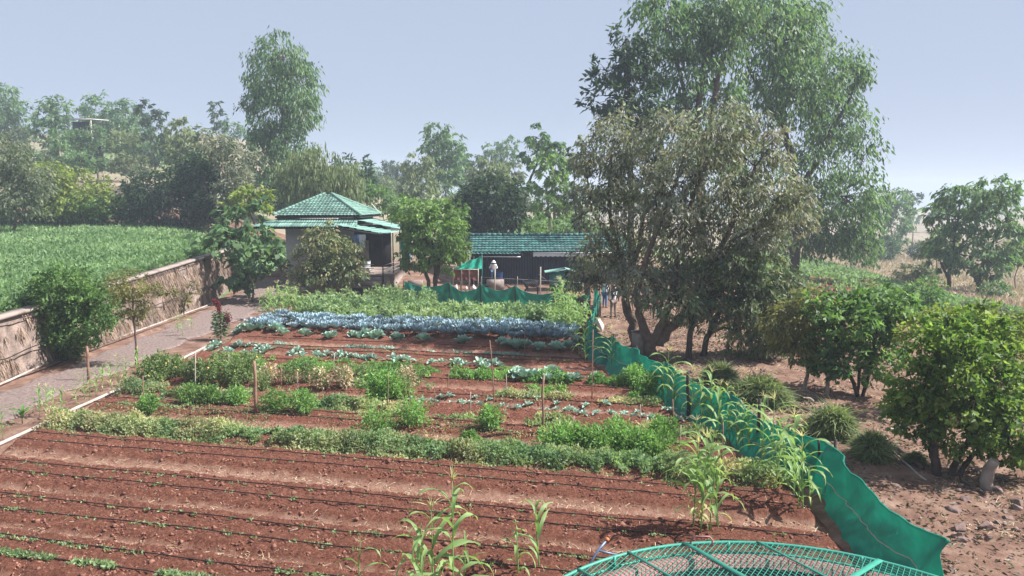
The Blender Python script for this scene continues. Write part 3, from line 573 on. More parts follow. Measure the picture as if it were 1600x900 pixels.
tree('olive_tree', 'feathery yellow green tree with one pale trunk behind the grass clumps', (1256, 612),
     [(1240, 490, 30, 30), (1255, 525, 32, 28), (1225, 525, 25, 25), (1262, 470, 24, 22), (1245, 550, 25, 18), (1215, 500, 26, 22), (1275, 545, 20, 18)], 'thin', .14, .05, 2.2, .4, 'bark_pale', [[(1255, 614, 4), (1262, 580, 3.5), (1255, 545, 3), (1245, 500, 2)]], gap=.1, cap=14000)
tree('citrus_tree', 'big rounded citrus tree with short dark trunks at the right edge', (1478, 742),
     [(1470, 545, 55, 42), (1530, 545, 55, 45), (1580, 590, 45, 55), (1440, 600, 45, 42), (1500, 600, 60, 50), (1560, 650, 55, 50), (1450, 650, 48, 38), (1510, 670, 55, 45), (1600, 660, 45, 50), (1580, 700, 35, 24), (1480, 510, 35, 25), (1420, 640, 28, 25), (1545, 505, 35, 25)], 'citrus', .115, .065, 2.7, .2, 'bark_dark', [[(1465, 745, 9), (1462, 715, 9), (1455, 680, 7), (1450, 620, 4), (1460, 560, 2)], [(1485, 742, 7), (1495, 715, 6), (1520, 680, 5), (1540, 620, 3)], [(1495, 740, 5), (1520, 710, 4.5), (1560, 690, 3), (1590, 640, 2)]], gap=.0, cap=56000, nb=10, clump=.25)
tree('citrus_tree', 'yellow green citrus crown behind the big one at the right edge', (1548, 640),
     [(1470, 500, 42, 25), (1520, 510, 45, 28), (1570, 520, 45, 30), (1600, 545, 35, 35), (1440, 520, 35, 25)], 'lime', .12, .06, 2.2, .25, 'bark', Y=22, gap=.1, cap=18000)
# --- mid distance centre
tree('leafy_tree', 'dense bright green round tree between the house and the shed', (673, 438),
     [(655, 338, 30, 28), (690, 335, 28, 25), (648, 368, 24, 28), (680, 365, 42, 33), (708, 372, 22, 28), (655, 398, 26, 22), (692, 398, 26, 24), (712, 392, 14, 18), (635, 350, 12, 14)], 'bright', .24, .10, 2.6, .35, 'bark_dark', [[(673, 442, 4), (665, 420, 3.5), (655, 390, 3), (650, 350, 2)], [(676, 442, 4), (685, 415, 3.5), (695, 380, 2.5), (690, 350, 1.5)], [(679, 442, 3), (680, 410, 3), (675, 370, 2)]], Y=48, gap=.08, cap=26000, clump=.24)
tree('mango_tree', 'young mango bush with rusty new leaves before the porch', (508, 452),
     [(505, 372, 26, 22), (488, 398, 27, 26), (528, 395, 27, 24), (508, 425, 42, 22), (553, 405, 14, 18), (548, 425, 22, 14), (478, 425, 20, 18)], 'young_mango', .22, .075, 2.7, .4, 'bark_dark', Y=46, gap=.08, cap=18000, r0=.1)
tree('mango_tree', 'very dark round mango tree behind the bright tree and shed', (765, 372),
     [(765, 300, 36, 24), (740, 325, 32, 34), (790, 322, 28, 36), (765, 345, 42, 25), (765, 318, 44, 28), (735, 352, 22, 18), (800, 350, 16, 18)], 'mango_dark', .42, .15, 2.8, .3, 'bark_dark', Y=72, cap=14000)
P0 = [(350, 370, 28, 24), (375, 330, 34, 20), (398, 358, 24, 14), (388, 388, 38, 28), (425, 392, 18, 18), (365, 420, 24, 22), (400, 430, 34, 22), (345, 345, 16, 16), (380, 450, 20, 10), (335, 372, 12, 10)]
tree('castor_plant', 'tall leafy castor plant with big lobed leaves at the end of the wall', (392, 462), P0, 'papaya', .42, .22, 2.1, .35, 'bark', Y=46, gap=.2, cap=9000, clump=.3, solid=.3, r0=.07, nb=8)
tree('shrub_tree', 'yellow green leafy bush behind the castor plant left of the roof', (400, 345), [(400, 303, 26, 14), (375, 318, 25, 14), (412, 318, 12, 12)], 'lime', .3, .14, 2.4, .3, Y=58, cap=6000)
tree('round_shrub', 'dense dark green round shrub growing against the stone wall', (98, 562),
     [(110, 448, 42, 32), (72, 478, 34, 32), (140, 478, 38, 35), (105, 485, 50, 40), (92, 520, 40, 28), (130, 520, 32, 24), (80, 445, 24, 20), (100, 545, 25, 14)], 'leafy', .12, .06, 3.0, .2, 'bark_dark', gap=.04, cap=40000, clump=.22, nb=8)
tree('sapling', 'slender sapling with sparse yellow green crown on the path edge', (213, 572),
     [(207, 440, 26, 20), (205, 475, 22, 24), (235, 455, 20, 10), (260, 453, 12, 8), (190, 460, 14, 14), (210, 495, 14, 12)], 'thin', .09, .04, 1.7, .3, 'bark', [[(213, 574, 2.2), (212, 530, 2), (208, 490, 1.6), (206, 440, 1)]], gap=.15, cap=14000)
tree('sapling', 'small leaning sapling against the straw covered wall', (287, 492), [(288, 465, 12, 12), (300, 450, 8, 10), (280, 480, 8, 8)], 'thin', .12, .05, 1.3, .2, 'bark', [[(287, 494, 1.4), (288, 475, 1.2), (300, 447, .8)]], cap=2500)
# --- left background
tree('eucalyptus_tree', 'tallest slender eucalyptus standing alone left of the house roof', (438, 330),
     [(440, 92, 38, 28), (415, 125, 32, 38), (462, 130, 30, 40), (440, 165, 48, 40), (475, 175, 22, 28), (400, 155, 16, 22), (480, 115, 12, 18), (450, 215, 38, 28), (412, 240, 28, 40), (450, 255, 38, 38), (435, 300, 42, 25), (405, 215, 18, 20)], 'euc', .42, .12, 2.0, .55, 'bark', [[(438, 335, 6), (440, 280, 5), (444, 200, 4), (440, 130, 2.5), (442, 80, 1)]], Y=84, gap=.25, cap=34000, nb=12)
tree('weeping_tree', 'pale olive weeping tree with rounded crown behind the roof', (495, 335),
     [(495, 262, 42, 28), (465, 285, 35, 30), (525, 280, 35, 30), (500, 300, 50, 28), (550, 300, 22, 20)], 'weep', .5, .1, 2.2, .7, Y=72, cap=18000)
tree('broadleaf_tree', 'darker round tree just right of the weeping tree', (552, 330), [(552, 272, 28, 26), (570, 285, 16, 18), (545, 295, 30, 22)], 'euc_dark', .5, .2, 2.2, .3, Y=88, cap=7000)
tree('mango_tree', 'broad very dark mango tree overhanging the field edge', (275, 352),
     [(250, 298, 40, 32), (290, 272, 35, 28), (320, 290, 42, 40), (270, 325, 58, 28), (330, 325, 38, 26), (230, 318, 22, 24), (340, 262, 28, 24), (310, 262, 24, 18)], 'mango_dark', .36, .13, 2.7, .3, 'bark_dark', Y=72, cap=24000)
tree('mango_tree', 'pale olive tree with rusty tints right of the dark mango', (362, 345), [(345, 228, 24, 18), (358, 258, 28, 24), (370, 290, 22, 28), (350, 300, 24, 20)], 'mango_olive', .36, .13, 2.4, .35, Y=70, cap=9000, gap=.1)
tree('shrub_tree', 'yellow green leafy bush overhanging the dark bank at left', (105, 352), [(78, 275, 36, 20), (112, 292, 42, 22), (62, 305, 36, 22), (150, 308, 30, 18), (110, 318, 50, 18)], 'lime', .3, .13, 2.5, .25, Y=70, cap=16000)
tree('shrub_tree', 'low blue green bush trailing along the bank toward the mango', (185, 352), [(155, 322, 40, 20), (195, 325, 25, 16), (215, 335, 20, 12), (130, 335, 40, 14)], 'leafy', .3, .13, 2.4, .25, Y=71, cap=9000)
tree('acacia_bush', 'feathery olive acacia bush at the left edge above the bank', (15, 350), [(12, 238, 34, 22), (30, 275, 34, 28), (5, 290, 38, 30), (50, 295, 22, 18), (20, 318, 45, 20)], 'scrub', .26, .1, 2.3, .4, Y=62, cap=18000)
hill = [('broad eucalyptus cut by the left edge on the hill', (14, 215), 130, [(5, 160, 26, 30), (22, 180, 18, 25), (8, 195, 26, 25), (-15, 180, 25, 40)], 'euc'),
        ('twin crowned eucalyptus left of the hilltop shed', (90, 262), 118, [(90, 172, 20, 20), (65, 182, 16, 18), (90, 205, 24, 25), (100, 235, 16, 28), (70, 200, 14, 16)], 'euc'),
        ('round crowned tree just right of the hilltop shed', (162, 235), 135, [(160, 170, 24, 20), (178, 185, 20, 22), (150, 190, 16, 18), (165, 208, 30, 22)], 'euc'),
        ('domed tree between the shed tree and the dark tree', (202, 240), 132, [(202, 180, 20, 20), (210, 205, 20, 25), (190, 215, 18, 20)], 'euc'),
        ('narrow dark tree with jagged top on the ridge', (238, 262), 112, [(228, 175, 13, 16), (246, 178, 10, 12), (238, 200, 18, 22), (240, 232, 13, 22)], 'euc_dark'),
        ('pale feathery tree in front of the ridge trees', (298, 265), 100, [(292, 208, 26, 20), (282, 232, 24, 22), (312, 225, 16, 22), (298, 250, 28, 14)], 'weep'),
        ('thin airy tree with sparse whorls on the skyline', (341, 262), 125, [(341, 168, 9, 9), (338, 185, 15, 10), (343, 205, 12, 12)], 'euc_dark'),
        ('hazy pale tree between the airy tree and the tall eucalyptus', (368, 290), 150, [(365, 202, 18, 16), (375, 225, 20, 22), (358, 240, 18, 20)], 'euc'),
        ('slim eucalyptus with white trunk below the hill shed', (100, 305), 98, [(97, 215, 10, 14), (92, 240, 14, 18), (103, 262, 12, 16)], 'euc'),
        ('small dark tree standing alone on the hillside clearing', (150, 268), 100, [(150, 245, 13, 11), (148, 255, 11, 9)], 'mango_dark')]
for lb, bs, Yd, bl, mm in hill:
    tree('hillside_tree', lb, bs, bl, mm, .6, .22, 2.0, .4, 'bark_pale' if 'slim' in lb else 'bark', Y=Yd, cap=7000, gap=.12 if 'airy' not in lb else .3, nb=5, r0=.2, clump=.26)
mid = [('slim tree with two pale lobes left of the tall poplar-like tree', (655, 330), 108, [(653, 258, 20, 20), (660, 280, 24, 24), (642, 290, 18, 20), (655, 305, 20, 15)], 'weep'),
       ('tall hazy green tree with stepped crown in the middle', (692, 335), 118, [(685, 210, 20, 20), (697, 232, 26, 24), (690, 262, 28, 28), (715, 250, 14, 28), (695, 290, 28, 24), (676, 240, 16, 24)], 'euc'),
       ('bluish dark hazy tree left of the pale lobed tree', (618, 310), 165, [(615, 262, 16, 12), (628, 272, 20, 16), (608, 282, 16, 14), (625, 292, 20, 14)], 'euc_dark'),
       ('small hazy tree low at the left of the distant gap', (588, 300), 185, [(585, 270, 12, 12), (592, 282, 14, 12), (578, 285, 12, 10)], 'euc'),
       ('dark hazy tree with thin trunk right of the stepped tree', (738, 318), 150, [(738, 250, 15, 12), (730, 265, 13, 16), (745, 262, 12, 12), (735, 285, 14, 14)], 'euc_dark'),
       ('left one of two faint round topped tall trees', (770, 320), 165, [(768, 232, 13, 12), (768, 246, 10, 12)], 'euc'),
       ('right one of two faint round topped tall trees', (792, 320), 160, [(793, 230, 15, 13), (792, 248, 14, 16), (790, 270, 8, 10)], 'euc'),
       ('green tree with a rusty patch behind the dark mango', (772, 330), 105, [(770, 265, 26, 18), (755, 275, 22, 18), (785, 280, 18, 20), (768, 295, 34, 16)], 'weep'),
       ('mauve tinged leafless looking tree right of the faint pair', (805, 330), 118, [(805, 265, 13, 14), (812, 285, 14, 18), (800, 300, 18, 14)], 'scrub'),
       ('leaning eucalyptus reaching left on a dark curved trunk', (812, 365), 88, [(838, 215, 20, 16), (830, 235, 14, 16), (858, 225, 18, 16), (868, 240, 18, 18)], 'euc'),
       ('vivid green layered tree with twin pale trunks behind the shed', (865, 366), 86, [(855, 260, 22, 24), (876, 250, 14, 22), (850, 290, 20, 22), (878, 285, 15, 25), (862, 318, 28, 22), (880, 310, 14, 18), (845, 325, 14, 14)], 'bright'),
       ('wispy grey tree tucked beside the mango crown left side', (900, 400), 70, [(900, 240, 14, 22), (905, 280, 16, 22), (898, 320, 16, 25), (905, 360, 18, 20)], 'scrub'),
       ('distant hazy tree beyond the big eucalyptus at right', (1392, 400), 135, [(1398, 312, 20, 18), (1388, 330, 18, 18), (1410, 340, 18, 22), (1395, 362, 20, 20), (1375, 385, 18, 16)], 'euc'),
       ('faint smaller tree touching the distant hazy one', (1425, 365), 165, [(1424, 308, 11, 11), (1422, 325, 9, 10)], 'euc_dark'),
       ('left one of the two spreading trees in dry grass at right', (1482, 452), 70, [(1495, 310, 30, 24), (1478, 335, 24, 22), (1505, 345, 34, 26), (1485, 375, 30, 24), (1512, 300, 22, 18), (1500, 400, 36, 24), (1470, 405, 18, 16), (1478, 312, 12, 12)], 'euc'),
       ('right one of the two spreading trees in dry grass at right', (1528, 458), 68, [(1545, 298, 34, 22), (1572, 318, 26, 24), (1545, 340, 38, 28), (1585, 345, 18, 22), (1555, 378, 36, 24), (1535, 408, 36, 22), (1570, 402, 22, 18), (1548, 430, 22, 12)], 'euc'),
       ('grey leafless thicket tree beyond the green rows', (1215, 395), 92, [(1190, 340, 30, 22), (1215, 355, 28, 22), (1165, 360, 28, 20), (1200, 378, 40, 14)], 'scrub')]
for lb, bs, Yd, bl, mm in mid:
    kw = {}
    if 'leaning' in lb: kw = dict(trunks=[[(808, 362, 2.5), (818, 320, 2.2), (828, 280, 2), (842, 250, 1.5), (852, 230, 1)]])
    if 'twin' in lb: kw = dict(trunks=[[(866, 368, 2.6), (866, 330, 2.2), (864, 270, 1)], [(860, 368, 2), (858, 335, 1.8), (852, 280, 1)]])
    if 'right one of the two spreading' in lb: kw = dict(trunks=[[(1526, 460, 3.2), (1530, 430, 3), (1545, 390, 2.5), (1575, 340, 1.5)], [(1528, 445, 2.4), (1515, 400, 1.8)]])
    if 'left one of the two spreading' in lb: kw = dict(trunks=[[(1484, 455, 3.2), (1483, 430, 3), (1490, 380, 2.2), (1500, 320, 1.2)], [(1484, 440, 2.4), (1470, 410, 1.8)]])
    near = Yd < 80
    tree('background_tree', lb, bs, bl, mm, .42 if near else .58, .16 if near else .22, 1.9 if near else 2.1, .45, 'bark_pale' if ('twin' in lb or 'faint' in lb) else 'bark_dark', Y=Yd, cap=12000 if near else 7000, gap=.22 if (near or 'faint' in lb or 'leaning' in lb) else .1, nb=6, r0=.18, clump=.26, **kw)
# bushes at right
for lb, bs, bl, mm, L in [('rounded blue green bush at the edge of the terraced rows', (1432, 482), [(1430, 455, 30, 20), (1415, 465, 18, 14), (1448, 465, 18, 14)], 'leafy', .22),
                          ('pale grey green bush behind the rounded one', (1440, 445), [(1425, 425, 26, 12), (1450, 432, 18, 10)], 'scrub', .25),
                          ('small round bush on the terraced rows', (1354, 455), [(1354, 445, 11, 9)], 'thin', .2),
                          ('dark bush in the dry grass left of the spreading trees', (1435, 405), [(1432, 392, 16, 12), (1448, 390, 14, 12)], 'euc_dark', .35),
                          ('low bush beneath the two spreading trees', (1550, 465), [(1550, 452, 22, 10)], 'euc', .3),
                          ('dark bush under the big eucalyptus canopy at right', (1385, 408), [(1375, 388, 20, 16), (1392, 395, 12, 12)], 'euc_dark', .35),
                          ('reddish twiggy shrub on the bank behind the citrus crown', (1540, 510), [(1510, 485, 28, 14), (1545, 490, 25, 14), (1580, 500, 22, 12)], 'scrub', .2),
                          ('rust tipped low mango shrub below the ploughed ridges', (1235, 470), [(1215, 440, 25, 20), (1240, 455, 24, 18)], 'young_mango', .22),
                          ('low leafy shrub at the foot of the far right field', (1400, 492), [(1385, 480, 25, 14), (1410, 487, 22, 12)], 'bright', .2)]:
    tree('bush', lb, bs, bl, mm, L, L * .4, 2.6, .2, cap=7000, cat='bush', r0=.05)
for lb, bs, bl, mm, Yd in [('light green bushes just behind the right side of the house roof', (600, 335), [(590, 308, 26, 14), (618, 320, 24, 14), (570, 300, 18, 12)], 'leafy', 80), ('yellow green bush between the house and the round bright tree', (640, 345), [(635, 325, 20, 14), (612, 332, 18, 12)], 'bright', 70),
                          ('olive bush low between the dark mango and pale lobed tree', (715, 345), [(712, 322, 24, 16), (728, 335, 18, 14)], 'weep', 84), ('dull green scrub at the foot of the tall lone eucalyptus', (410, 335), [(400, 300, 30, 16), (430, 312, 30, 14), (370, 312, 26, 16)], 'euc_dark', 80),
                          ('tangled dark scrub added in place of the shadow on the bank at far left', (40, 352), [(20, 337, 45, 12), (75, 340, 40, 10), (-10, 335, 25, 14)], 'mango_dark', 72), ('dark trailing scrub added in place of the bank shadow beneath the yellow bush', (150, 352), [(120, 340, 40, 11), (170, 342, 34, 10)], 'mango_dark', 72.5),  # dark foliage of both is added to stand in for shadow along the bank
                          ('leafy undergrowth behind the left end of the shed roof', (850, 365), [(835, 350, 20, 12), (882, 356, 22, 12)], 'leafy', 76), ('grey green scrub masking the foot of the hilltop shed', (126, 240), [(110, 218, 18, 13), (128, 216, 16, 11), (145, 215, 16, 16), (120, 232, 26, 12)], 'euc', 109), ('scrub beyond the terraced rows left of the hazy tree', (1330, 402), [(1320, 388, 26, 12), (1350, 395, 20, 10)], 'scrub', 95)]:
    tree('bush', lb, bs, bl, mm, .34, .14, 2.4, .25, Y=Yd, cap=7000, cat='bush', r0=.06)
# scrub bushes on the left hillside and behind the house: 3 kinds, copied
protos = []
for k, (mm, L) in enumerate((('scrub', .42), ('euc', .45), ('weep', .4))):
    r = tree('scrub_bush', 'low scrub bush scattered over the dry hillside at left', (300 + k * 9, 285), [(300 + k * 9, 262, 16, 12), (312 + k * 9, 270, 14, 10), (290 + k * 9, 270, 13, 9)], mm, L, L * .4, 2.2, .2, Y=96, cap=1400, cat='bush', group='scrub bushes on the far hillside', r0=.06, nb=4); protos.append(r)
HB = [(35, 262), (60, 285), (75, 270), (125, 262), (130, 290), (175, 262), (185, 250), (200, 268), (215, 255), (228, 272), (245, 268), (262, 262), (268, 248), (180, 232), (150, 232), (225, 240), (255, 240), (275, 275), (320, 268), (160, 285), (120, 240), (30, 240), (55, 235), (195, 285), (205, 300), (560, 305), (575, 312), (590, 318), (605, 312), (620, 322), (635, 318), (640, 332), (600, 330), (720, 320), (735, 335), (820, 338), (835, 352), (905, 372), (915, 352), (600, 300), (572, 322), (650, 322), (668, 326), (710, 330), (1300, 395), (1320, 400), (1365, 415), (1410, 372), (1580, 425), (1468, 412), (1590, 455), (760, 330), (748, 322), (1460, 440), (1590, 395), (1350, 402), (780, 335), (585, 305), (612, 335)]
for i, q in enumerate(HB):
    p = hit(*q)
    if p[1] > 400: p = atY(q[0], q[1], 200); p[2] = h1(p[0], p[1])
    side = 'left' if q[0] < 450 else 'far'
    dup(protos[i % 3], p, rng.uniform(0, 6.2), rng.uniform(.6, 1.2), None if side == 'left' else 'scrubby bush among the background trees beyond the farm', None if side == 'left' else 'scrubby bushes beyond the house and shed')
# distant trees along the horizon, soft in the haze
far = tree('distant_tree', 'faint tree in the distant treeline below the horizon', (1480, 340), [(1480, 322, 10, 8), (1488, 328, 8, 6), (1472, 328, 8, 6)], 'euc', 1.4, .7, 2.2, .2, Y=330, cap=900, group='faint trees of the distant treeline', r0=.2, nb=3)
for i in range(46):
    px = rng.uniform(560, 1640); Yd = rng.uniform(260, 480); p = atY(px, 340, Yd); p[2] = h1(p[0], Yd) - .3; dup(far, p, rng.uniform(0, 6), rng.uniform(.6, 1.5))
# ------------------------------------------------------------------ stone retaining wall
def stone_wall():
    ys = np.linspace(10, 50.6, 150); b = hit(330, 470)
    r = root('retaining_wall', (float(wall_x(30)), 30, h1(-17.5, 30)), 'rough stone retaining wall with pale coping holding up the green field', 'wall')
    ox, oy, oz = r.location
    Zt = np.array([h1(float(wall_x(y)) - 1.6, y) for y in ys]); vs = np.linspace(-.3, 1, 26)
    Yg, Vg = np.meshgrid(ys, vs, indexing='ij'); Xg = wall_x(Yg) + .42 - .22 * Vg + fbm(Yg * 2.2, Vg * 5, 4) * .22
    Zg = Vg * Zt[:, None]; mb = MB(); grid(Xg - ox, Yg - oy, Zg - oz, mb)
    e = Yg[-1:].repeat(2, 0); xe = np.stack([Xg[-1], Xg[-1] - 1.2]); grid(xe - ox, e - oy, Zg[-1:].repeat(2, 0) - oz, mb)
    mb.build('masonry', M['stone'], r, True)
    for k in range(14):
        y0, y1 = 10 + k * 2.9, 10 + (k + 1) * 2.9 - .015; m = MB(); yy = np.linspace(y0, y1, 6); z = np.array([h1(float(wall_x(y)) - 1.6, y) for y in yy])
        x = wall_x(yy); jx = rng.normal() * .012; jz = rng.normal() * .008
        V = np.concatenate([np.stack([x + dx + jx, yy, z + dz + jz], -1) for dx, dz in ((.34, 0), (.34, .11), (-.22, .115), (-.22, 0))]) - [ox, oy, oz]
        Q = [[a * 6 + i, a * 6 + i + 1, ((a + 1) % 4) * 6 + i + 1, ((a + 1) % 4) * 6 + i] for a in range(4) for i in range(5)] + [[0, 6, 12, 18], [5, 23, 17, 11]]
        m.add(V, Q).build('coping', M['coping'], r)
    mb = MB(); n = 26000; Y = rng.uniform(10, 50.5, n); v = rng.random(n); X = wall_x(Y) + .46 - .22 * v; zt = np.interp(Y, ys, Zt)
    k = fbm(Y * .9, v * 2, 3) > -.04; X, Y, v, zt = X[k], Y[k], v[k], zt[k]; n = len(X)
    D = np.stack([.35 + .2 * rng.random(n), rng.normal(size=n) * .3, -.9 + 0 * X], -1)
    blades(np.stack([X - ox, Y - oy, v * zt - oz], -1), D, rng.uniform(.15, .5, n), .03, .25, np.clip(rng.random(n) * .6 + .4 * vn(Y * .8, v * 2), 0, 1), mb, 2)
    mb.build('dry_hanging_grass', M['wallgrass'], r, kind='stuff')
    mb = MB(); yy = np.linspace(18, 50, 120); z = np.interp(yy, ys, Zt); tube(np.stack([wall_x(yy) + .4 + fbm(yy * .5, yy * 0, 2) * .08, yy, z * .97 + fbm(yy * .7, yy * 0 + 3, 2) * .1 - .02], -1), .018, 5, mb)
    tag(mb.build('water_hose', M['hose']), 'thin black hose strung just below the wall coping', 'hose')
    mb = MB(); tube(np.stack([wall_x(yy) + .62 + fbm(yy * .5, yy * 0 + 8, 2) * .1, yy, z * .42 + fbm(yy * .7, yy * 0 + 13, 2) * .3], -1), .02, 5, mb)
    tag(mb.build('water_hose', M['hose']), 'black hose sagging halfway down the straw covered wall face', 'hose')
stone_wall()
def gtube(pts, r, name, m, label, cat, group=None, n=80, lift=.0, wob=.03, sides=6):
    P = np.array(pts, float); d = np.r_[0, np.cumsum(np.hypot(*np.diff(P[:, :2], axis=0).T))]; s = np.linspace(0, d[-1], n)
    X = np.interp(s, d, P[:, 0]); Y = np.interp(s, d, P[:, 1]); X = X + fbm(s * .5, s * 0 + r * 90, 2) * wob * 2; Y = Y + fbm(s * .5 + 7, s * 0, 2) * wob * 2
    Z = gz(X, Y) + r + lift; o = tube(np.stack([X, Y, Z], -1), r, sides).build(name, M[m], None, True); return tag(o, label, cat, group)
gtube([hit(-20, 706)[:2], hit(120, 640)[:2], hit(230, 590)[:2], hit(332, 538)[:2]], .05, 'water_pipe', 'pvc', 'white plastic pipe along the near left edge of the vegetable beds', 'pipe', wob=.05)
gtube([hit(-20, 612)[:2], hit(80, 566)[:2], hit(210, 520)[:2], hit(330, 475)[:2]], .045, 'water_pipe', 'pvc', 'white plastic pipe along the foot of the stone wall', 'pipe', wob=.05)
gtube([(-17.2, 14), (-17.6, 26), (-17.9, 36), (-18.2, 46)], .02, 'water_hose', 'hose', 'thin black hose on the dirt between wall and gravel path', 'hose', wob=.15)
# drip hoses on the beds
DR = 'drip hoses laid in pairs along the bare beds'
for v0, a, b in ((8.2, -12.5, 0), (8.75, -12.5, 0), (10.18, -12.8, 2), (10.75, -12.8, 2), (11.8, -12.9, 3.1), (12.4, -12.9, 3.3), (13.6, -12.9, 5.4), (14.15, -12.9, 5.6), (15.6, -12.9, 6.2), (16.15, -12.9, 6.2), (19.15, -12.9, 6.3), (19.75, -12.9, 6.3), (22.6, -3, 5.6), (24.6, -12, 5), (26.3, -12, 4), (28.3, -12, 3.5), (28.95, -12, 3.5), (30.5, -12, 3.2)):
    X = np.linspace(a, b, 110); v = v0 + fbm(X * .35, X * 0 + v0, 3) * .16; Y = v - .2355 * X; k = inplot(X, Y) > .6; X, Y = X[k], Y[k]
    if len(X) < 6: continue
    Z = gz(X, Y) + .05 + fbm(X * 3, X * 0 + v0, 2) * .03
    o = tube(np.stack([X, Y, Z], -1), .0115 if v0 < 20 else .015, 5).build('drip_hose', M['hose'], None, True); tag(o, 'black drip irrigation hose laid along a bare soil bed', 'hose', DR)
# ------------------------------------------------------------------ stakes
STK = 'thin brown stakes standing among the vegetable rows'
def stake(bpx, tpy, r, m, label, group=None, lean=None):
    b = gpt(*bpx); d = b[1]; h = (bpx[1] - tpy) * d / F * 1.0; lx, ly = (rng.normal() * .05 * h, rng.normal() * .05 * h) if lean is None else lean
    P = np.array([[0, 0, -.2], [lx * .3, ly * .3, h * .35], [lx * .55, ly * .6, h * .7], [lx, ly, h]]) + rng.normal(size=(4, 3)) * r * .3
    o = tube(P, [r, r * .95, r * .9, r * .8], 6).build('stake', M[m]); o.location = tuple(b); return tag(o, label, 'stake', group)
stake((400, 656), 570, .055, 'pole', 'thick reddish wooden post standing left of centre in the beds', lean=(.02, 0))
stake((848, 690), 592, .035, 'pole', 'medium brown post right of centre beside the leafy pea plants', lean=(.03, 0))
stake((1075, 655), 576, .06, 'pole_dark', 'thick black post among the maize beside the green net', lean=(-.03, 0))
stake((139, 594), 538, .05, 'pole', 'stout brown post on the path edge left of the maize', lean=(0, 0))
stake((1183, 712), 618, .045, 'pole_dark', 'dark post with frayed top at the net behind the maize', lean=(.02, 0))
stake((1545, 765), 716, .14, 'bark_pale', 'thick pale cut trunk post beneath the citrus crown', lean=(.05, 0))
stake((1292, 622), 578, .07, 'bark_pale', 'pale slim post left of the leafy tree stems')
stake((1278, 760), 682, .03, 'pole_dark', 'dark rod beside the net near the tallest maize clump')
for q in [((773, 657), 536), ((925, 632), 520), ((792, 628), 592), ((306, 627), 553), ((465, 615), 584), ((606, 648), 587), ((645, 622), 564), ((574, 642), 628), ((896, 683), 660), ((977, 695), 667), ((1062, 708), 673), ((700, 612), 580), ((520, 605), 560), ((440, 612), 575), ((550, 610), 580), ((680, 645), 618), ((735, 652), 622), ((820, 560), 520), ((1052, 690), 630), ((1000, 665), 640), ((1128, 720), 660), ((870, 700), 665), ((225, 628), 590), ((360, 600), 560)]:
    stake(q[0], q[1], .018, 'pole' if rng.random() < .7 else 'pole_pale', 'thin wooden stake standing among the vegetable rows', STK)
# ------------------------------------------------------------------ maize
def corn_leaf(L, W, arch, seed):
    r = np.random.default_rng(seed); s = np.linspace(0, 1, 9); th0 = 1.15; mb = MB()
    ang = th0 - arch * s ** 1.2; x = np.r_[0, np.cumsum(np.cos(ang[:-1]) * L / 8)]; z = np.r_[0, np.cumsum(np.sin(ang[:-1]) * L / 8)]
    w = W * np.sin(np.clip(s * .93 + .07, 0, 1) * PI) ** .6 * (1 - .3 * s); w[-1] = .002; tw = r.normal() * .8 * s; wav = np.sin(s * 14 + seed) * W * .18
    X = np.stack([x, x, x], 1); Y = np.stack([-w / 2 * np.cos(tw), 0 * w, w / 2 * np.cos(tw)], 1) + (np.sin(s * 2 + seed) * .05 * L)[:, None] * s[:, None]
    Z = np.stack([z + w * .22 - w / 2 * np.sin(tw) + wav, z, z + w * .22 + w / 2 * np.sin(tw) - wav], 1)
    return grid(X, Y, Z, mb, tint=np.repeat((.25 + .45 * s)[:, None], 3, 1))
CL = [corn_leaf(L, W, a, i).mesh('maize_leaf', M['corn'], True) for i, (L, W, a) in enumerate([(.68, .062, 2.7), (.75, .066, 2.3), (.55, .06, 3.0), (.62, .066, 1.7), (.78, .06, 2.6), (.45, .045, 1.4)])]
CD = [corn_leaf(L, W, a, i + 9).mesh('dry_maize_leaf', M['corn_dry'], True) for i, (L, W, a) in enumerate([(.6, .06, 3.2), (.5, .05, 3.0)])]
def stalk_mesh(h, seed):
    r = np.random.default_rng(seed); s = np.linspace(0, 1, 8); P = np.stack([r.normal() * .06 * s * h, r.normal() * .06 * s * h, s * h - .05], -1)
    return P, tube(P, .016 * (1 - .65 * s), 6).mesh('maize_stalk', M['corn'], True)
def tassel_mesh(seed):
    mb = MB(); r = np.random.default_rng(seed); n = 11; D = r.normal(size=(n, 3)) * .55; D[:, 2] = 1; D[0] = (0, 0, 1)
    blades(np.zeros((n, 3)), D, r.uniform(.22, .36, n), .016, .35, r.random(n), mb, 4); return mb.mesh('maize_tassel', M['tassel'])
TS = [tassel_mesh(k) for k in range(3)]
def maize(h, nl, seed, tass, label, group=None, dry=0):
    r = np.random.default_rng(seed); o = root('maize_plant', (0, 0, 0), label, 'maize plant', group); P, me = stalk_mesh(h, seed)
    c = bpy.data.objects.new('stalk', me); COL.objects.link(c); c.parent = o
    for k in range(nl):
        f = .12 + .82 * k / nl; lib = CD if k < dry else CL; l = bpy.data.objects.new('leaf', lib[r.integers(len(lib))]); COL.objects.link(l); l.parent = o
        i = f * 7; a = int(i); p = P[a] + (P[min(a + 1, 7)] - P[a]) * (i - a); l.location = tuple(p); l.rotation_euler = (r.normal() * .15, r.normal() * .2, k * PI + r.normal() * .7)
        sc = (.75 + .45 * math.sin(min(1, f * 1.15) * PI)) * min(1.15, h / 1.6 + .15); l.scale = (sc, sc * 1.15, sc)
    if tass: t = bpy.data.objects.new('tassel', TS[seed % 3]); COL.objects.link(t); t.parent = o; t.location = tuple(P[-1] - [0, 0, .03]); t.scale = (min(1, h / 1.7),) * 3
    return o
P2 = lambda px, py, z: (lambda d: d * ((z - CZ) / d[2]) + np.array([0, 0, CZ]))(ray(px, py))
